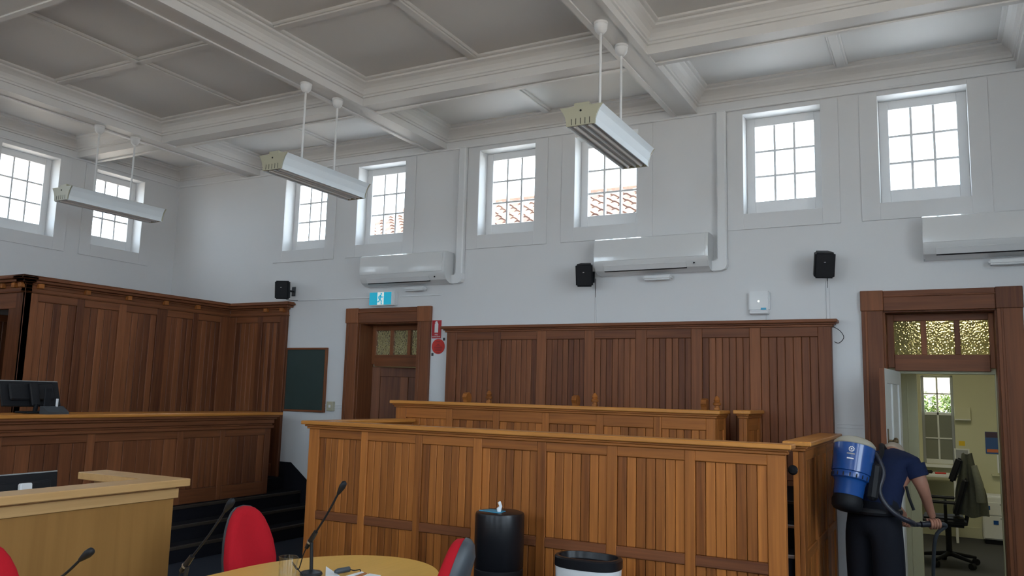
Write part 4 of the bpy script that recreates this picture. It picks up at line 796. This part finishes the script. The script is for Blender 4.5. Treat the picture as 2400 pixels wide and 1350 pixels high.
# head details
ce = (hd0 + hd1) / 2; hdir = (Vector((FW.x, FW.y, -.75))).normalized(); ht = Vector((0, 0, 1)) - hdir * hdir.z; ht.normalize(); hs = hdir.cross(ht)
def ellip(name, c, rx, ry, rz, mat, ax=(hs, hdir, ht)):
    bm = bmesh.new(); bmesh.ops.create_uvsphere(bm, u_segments=18, v_segments=12, radius=1)
    for v in bm.verts: v.co = c + ax[0] * (v.co.x * rx) + ax[1] * (v.co.y * ry) + ax[2] * (v.co.z * rz)
    return obj(name, bm, mat, person, smooth=True, angle=80)
hc = hd1 + hdir * .01; ellip('hair', hc - hdir * .012 + ht * .012, .089, .098, .103, M['hair']); ellip('face', hc + hdir * .02 - ht * .03, .074, .088, .1, M['skin'])
for s in (-1, 1): ellip('ear', hc + hs * (s * .088) - ht * .02, .012, .02, .03, M['skin']); ellip('eye', hc + hs * (s * .03) + hdir * .098 - ht * .012, .012, .01, .008, M['white_pl'])
ellip('nose', hc + hdir * .112 - ht * .045, .014, .02, .026, M['skin']); ellip('mouth', hc + hdir * .098 - ht * .085, .026, .01, .008, M['red'])
# short sleeves of the shirt
for a, b, nme in ((shR, elR, 'sleeve'), (shL, elL, 'sleeve')): tubeobj(nme, [a + (b - a) * .05, a + (b - a) * .3, a + (b - a) * .56], [.085, .08, .078], M['navy'], person, 14)
bm = bmesh.new(); s0, s1 = pel - RT * .02, None
# vacuum
vb, vt = h3(1984, 1188, -1.62), h3(2003, 1046, -1.50); va = (vt - vb).normalized(); vl = (vt - vb).length
vx = (RT - va * RT.dot(va)).normalized(); vy = va.cross(vx)
vac = thing('backpack_vacuum', 'blue backpack vacuum cleaner with a beige lid and black hose, worn by the person', 'vacuum cleaner', (vb.x, vb.y, vb.z))
def turned(name, prof, mat, seg=32):
    bm = bmesh.new(); lathe(bm, prof, seg)
    for v in bm.verts: v.co = vb + vx * v.co.x + vy * v.co.y + va * v.co.z
    return obj(name, bm, mat, vac, smooth=True, angle=40)
turned('base', [(.05, -.03), (.085, -.02), (.10, .0), (.105, .04), (.095, .075)], M['black']); turned('motor_housing', [(.098, .075), (.100, .08), (.104, .17), (.112, .185)], M['vblue'])
turned('vent_ring', [(.112, .185), (.124, .195), (.128, .225), (.126, .235)], M['vblue']); turned('bucket', [(.126, .235), (.133, .24), (.139, .40), (.141, .43), (.137, .435)], M['vblue']); turned('lid', [(.139, .432), (.143, .438), (.14, .452), (.115, .478), (.075, .495), (.001, .50)], M['vgrey'])
for k_ in range(18):
    a = 2 * math.pi * k_ / 18; d = vx * math.cos(a) + vy * math.sin(a); c = vb + d * .1265; tubeobj('vent_slot', [c + va * .197, c + va * .222], .004, M['black'], vac, 6)
cd = (CP - (vb + va * .3)); cd -= va * cd.dot(va); cd.normalize(); ct = va.cross(cd)
def on_can(a, z, r=.1385): d = cd * math.cos(a) + ct * math.sin(a); return vb + d * r + va * z, d
def patch(name, a0, a1, z0, z1, mat, r=.1385, n=4):
    bm = bmesh.new(); lo = [bm.verts.new(on_can(a0 + (a1 - a0) * i / n, z0, r)[0]) for i in range(n + 1)]; hi = [bm.verts.new(on_can(a0 + (a1 - a0) * i / n, z1, r + .0015)[0]) for i in range(n + 1)]
    for i in range(n): bm.faces.new((lo[i], lo[i + 1], hi[i + 1], hi[i]))
    obj(name, bm, mat, vac)
for k_ in range(10):                                    # ring emblem
    a = 2 * math.pi * k_ / 10; b = 2 * math.pi * (k_ + .72) / 10; bm = bmesh.new(); q = []
    for an, rr in ((a, .020), (b, .020), (b, .012), (a, .012)): p, d = on_can(-.12 + math.cos(an) * rr / .14, .385 + math.sin(an) * rr, .1405); q.append(bm.verts.new(p))
    bm.faces.new(q); obj('emblem', bm, M['sign_white'], vac)
patch('emblem_centre', -.12 - .035, -.12 + .035, .380, .390, M['sign_white'], .1405, 2)
for z, w, m in ((.352, .2, 'grey_pl'), (.318, .17, 'sign_white')): patch('print_line', -.12 - w, -.12 + w * .9, z - .0045, z + .0045, M[m], .1395)
# harness frame, belt and straps between canister and back
hb = (vb + chs) / 2
bm = bmesh.new(); ctr = (vb + va * .22 + wst) / 2 + (wst - vb) * .0; mt = Matrix((vx, vy, va)).transposed().to_4x4(); mt.translation = vb + va * .2 + vx * .10 - vy * (-.06)
addbox(bm, .0, .07, -.02, .05, -.12, .14, .02, mt); obj('back_frame', bm, M['black'], vac)
bm = bmesh.new()
ring = [pel + Vector((0, 0, .03)) + (RT * math.cos(q * math.pi / 12) * .185 + FW * math.sin(q * math.pi / 12) * .15) for q in range(25)]
tube(bm, ring, .024, 8, cap=False); obj('hip_belt', bm, M['black'], vac, smooth=True)
tubeobj('shoulder_strap', smooth_path([h3(2050, 1100, -1.42), h3(2066, 1062, -1.20), upc - RT * .07 + Vector((0, 0, .105)), upc - RT * .08 + FW * .12 + Vector((0, 0, .02))]), .018, M['black'], vac); tubeobj('loose_strap', [h3(2124, 1140, -1.3), h3(2130, 1165, -1.32), h3(2142, 1196, -1.33)], [.009, .010, .010], M['black'], vac, 6)
HP = [h3(2040, 1054, -1.52), h3(2056, 1072, -1.47), h3(2070, 1108, -1.46), h3(2061, 1150, -1.50), h3(2077, 1184, -1.52), h3(2108, 1211, -1.50), h3(2140, 1226, -1.42), GP - GD * .16, GP - GD * .05]
hp = smooth_path(HP, 10); hs_ = tubeobj('hose', hp, [.0175 + (.0012 if i % 2 else -.0006) for i in range(len(hp))], M['hose'], vac, 12); tubeobj('hose_cuff', [GP - GD * .10, GP + GD * .045], .022, M['hose'], vac, 14)
wf = h3(2168, 1420, -.75); wf.z = .04
tubeobj('wand', smooth_path([GP + GD * .04, GP + GD * .085 + Vector((0, .02, -.02)), GP + Vector((.0, .10, -.12)), GP + Vector((-.03, .32, -.5)), Vector((GP.x - .05, GP.y + .5, .06))], 5), .014, M['dgrey'], vac, 10)
bm = bmesh.new(); addbox(bm, GP.x - .19, GP.x + .09, GP.y + .45, GP.y + .54, .005, .06, .015); obj('floor_head', bm, M['black'], vac)

# ------------------------------------------------------------------ things in the office
oc = thing('swivel_chair', 'black office swivel chair with armrests and a tall headrest inside the office', 'chair', (9.80, 2.4, 0))
o0 = Vector((9.80, 2.4, 0))
tubeobj('gas_lift', [o0 + Vector((0, 0, .09)), o0 + Vector((0, 0, .42))], .03, M['black'], oc, 12)
for q in range(5):
    a = 2 * math.pi * q / 5 + .5; d = Vector((math.cos(a), math.sin(a), 0)); tubeobj('leg', [o0 + Vector((0, 0, .12)), o0 + d * .29 + Vector((0, 0, .08))], [.028, .016], M['black'], oc); tubeobj('castor', [o0 + d * .29 + Vector((-d.y, d.x, 0)) * .022 + Vector((0, 0, .034)), o0 + d * .29 - Vector((-d.y, d.x, 0)) * .022 + Vector((0, 0, .034))], .034, M['black'], oc, 12)
def rbox(name, par, c, sx, sy, sz, rot, mat, bev=.03):
    bm = bmesh.new(); addbox(bm, -sx / 2, sx / 2, -sy / 2, sy / 2, -sz / 2, sz / 2); bmesh.ops.bevel(bm, geom=list(bm.edges), offset=bev, segments=3, affect='EDGES'); mt_ = Matrix.Translation(c) @ rot
    for v in bm.verts: v.co = mt_ @ v.co
    return obj(name, bm, mat, par, smooth=True)
I4 = Matrix.Identity(4); TL = Matrix.Rotation(math.radians(16), 4, 'Y')
rbox('seat', oc, (9.76, 2.38, .47), .44, .46, .09, I4, M['black']); rbox('backrest', oc, (9.93, 2.36, .74), .06, .44, .42, TL, M['black'], .025); rbox('headrest', oc, (9.895, 2.34, 1.02), .07, .15, .27, Matrix.Rotation(math.radians(20), 4, 'Y'), M['black'], .02); tubeobj('back_stem', [o0 + Vector((.05, 0, .42)), o0 + Vector((.17, 0, .44)), o0 + Vector((.2, 0, .6)), o0 + Vector((.13, -.03, .95))], .022, M['black'], oc)
for s in (-1, 1): tubeobj('arm_post', [o0 + Vector((-.02, s * .24, .46)), o0 + Vector((-.02, s * .27, .66))], .016, M['black'], oc); rbox('armrest', oc, (9.76, 2.4 + s * .27, .685), .25, .07, .03, I4, M['black'], .012)
jk = thing('jacket', 'olive grey jacket hanging over the back of the office chair', 'jacket', (10.03, 2.4, .55))
bm = bmesh.new(); rows, cols = 12, 14
G = []
for i in range(rows + 1):
    t = i / rows; z = 1.20 - .66 * t; row = []
    for j in range(cols + 1):
        s = j / cols; wdt = .05 + .105 * min(1, t * 1.6); row.append(bm.verts.new((10.01 + .02 * t + (s - .5) * 2 * wdt + .012 * math.sin(s * 17 + t * 3), 2.33 - .05 * math.sin(s * math.pi) - .02 * math.sin(s * 23 + 2 * t), z + .012 * math.sin(s * 9))))
    G.append(row)
for i in range(rows):
    for j in range(cols): bm.faces.new((G[i][j], G[i][j + 1], G[i + 1][j + 1], G[i + 1][j]))
bmesh.ops.solidify(bm, geom=list(bm.faces), thickness=.035); obj('cloth', bm, M['jacket'], jk, smooth=True, angle=80)
tubeobj('sleeve', smooth_path([(10.10, 2.27, 1.05), (10.13, 2.24, .85), (10.13, 2.25, .68)]), [.035] * 7 + [.045] * 6, M['jacket'], jk, 10) if False else tubeobj('sleeve', [(10.07, 2.27, 1.08), (10.11, 2.24, .88), (10.12, 2.25, .70)], [.03, .042, .045], M['jacket'], jk, 12)
cb = thing('filing_cabinet', 'white two drawer filing cabinet with blue stickers in the office', 'cabinet', (10.4, 4.35, 0))
B('carcass', 10.19, 10.70, 4.16, 4.58, .06, .58, M['offwhite'], cb, .006); B('plinth', 10.21, 10.68, 4.2, 4.56, 0, .06, M['black'], cb)
for z0_, z1_ in ((.075, .35), (.365, .52)): dr = B('drawer_front', 10.2, 10.69, 4.145, 4.16, z0_, z1_, M['offwhite'], cb, .004); B('drawer_pull', 10.38, 10.5, 4.135, 4.146, z1_ - .03, z1_ - .015, M['grey_pl'], dr)
for x, z in ((10.245, .45), (10.33, .275)): B('sticker', x - .025, x + .03, 4.141, 4.146, z - .025, z + .025, M['vblue'], cb, 0)
tag(B('paper_stack', 10.22, 10.6, 4.2, 4.5, .58, .60, M['paper']), 'white papers lying on the office filing cabinet', 'paper')
ps = thing('poster', 'blue and orange poster on the office wall', 'poster', (10.36, OY, 1.1)); B('sheet', 10.276, 10.44, OY - .006, OY, 1.10, 1.385, M['pblue'], ps, 0); B('header_band', 10.28, 10.435, OY - .008, OY - .005, 1.31, 1.38, M['pdark'], ps, 0); B('picture_band', 10.29, 10.43, OY - .008, OY - .005, 1.12, 1.16, M['porange'], ps, 0)
tag(B('sticky_note', 9.969, 10.041, OY - .004, OY, 1.187, 1.25, M['yellow'], bev=0), 'bright yellow note stuck to the office wall', 'note')
pb = thing('wall_box', 'cream wall unit beside the office window', 'wall box', (10.02, OY, 1.52)); B('case', 9.935, 10.12, OY - .09, OY, 1.535, 1.70, M['office'], pb); B('lower_lip', 9.935, 10.12, OY - .1, OY, 1.525, 1.54, M['offwhite'], pb)
fp = thing('framed_notice', 'white framed notice beneath the yellow note', 'notice', (10.0, OY, .94)); B('sheet', 9.93, 10.07, OY - .006, OY, .95, 1.13, M['grey_pl'], fp, 0)
for a, b, c, d in ((9.91, 9.93, .93, 1.15), (10.07, 10.09, .93, 1.15), (9.93, 10.07, .93, .95), (9.93, 10.07, 1.13, 1.15)): B('frame', a, b, OY - .012, OY, c, d, M['offwhite'], fp)
wt = thing('window_stand_in', 'white panel and pale ledge standing in for a bright window at the edge of the office doorway view', 'board', (10.55, OY, .85)); B('panel', 10.40, 10.9, OY - .02, OY, .86, 1.09, M['paper'], wt); B('ledge', 10.33, 10.9, OY - .08, OY, .82, .845, M['office'], wt)  # plain white panel put in place of a daylit window and its sill
sb_ = thing('office_worktop', 'pale office worktop under the window', 'desk', (9.6, 4.2, 0)); B('top', 8.8, 9.92, 4.0, 4.49, .80, .83, M['offwhite'], sb_); B('panel', 9.885, 9.915, 4.02, 4.47, 0, .80, M['offwhite'], sb_); B('panel', 8.82, 8.85, 4.02, 4.47, 0, .80, M['offwhite'], sb_)
tag(rbox('stapler', None, (9.60, 4.2, .85), .1, .035, .04, I4, M['black'], .01), 'black stapler on the office worktop', 'stapler'); tag(tubeobj('marker_pen', [(9.68, 4.15, .841), (9.80, 4.2, .841)], .011, M['disc_red'], None, 10), 'red marker pen on the office worktop', 'pen')
tag(B('baseboard_office', 7.9, 11.4, OY - .02, OY, 0, .14, M['office']), 'cream skirting board of the office', 'baseboard', kind='structure')
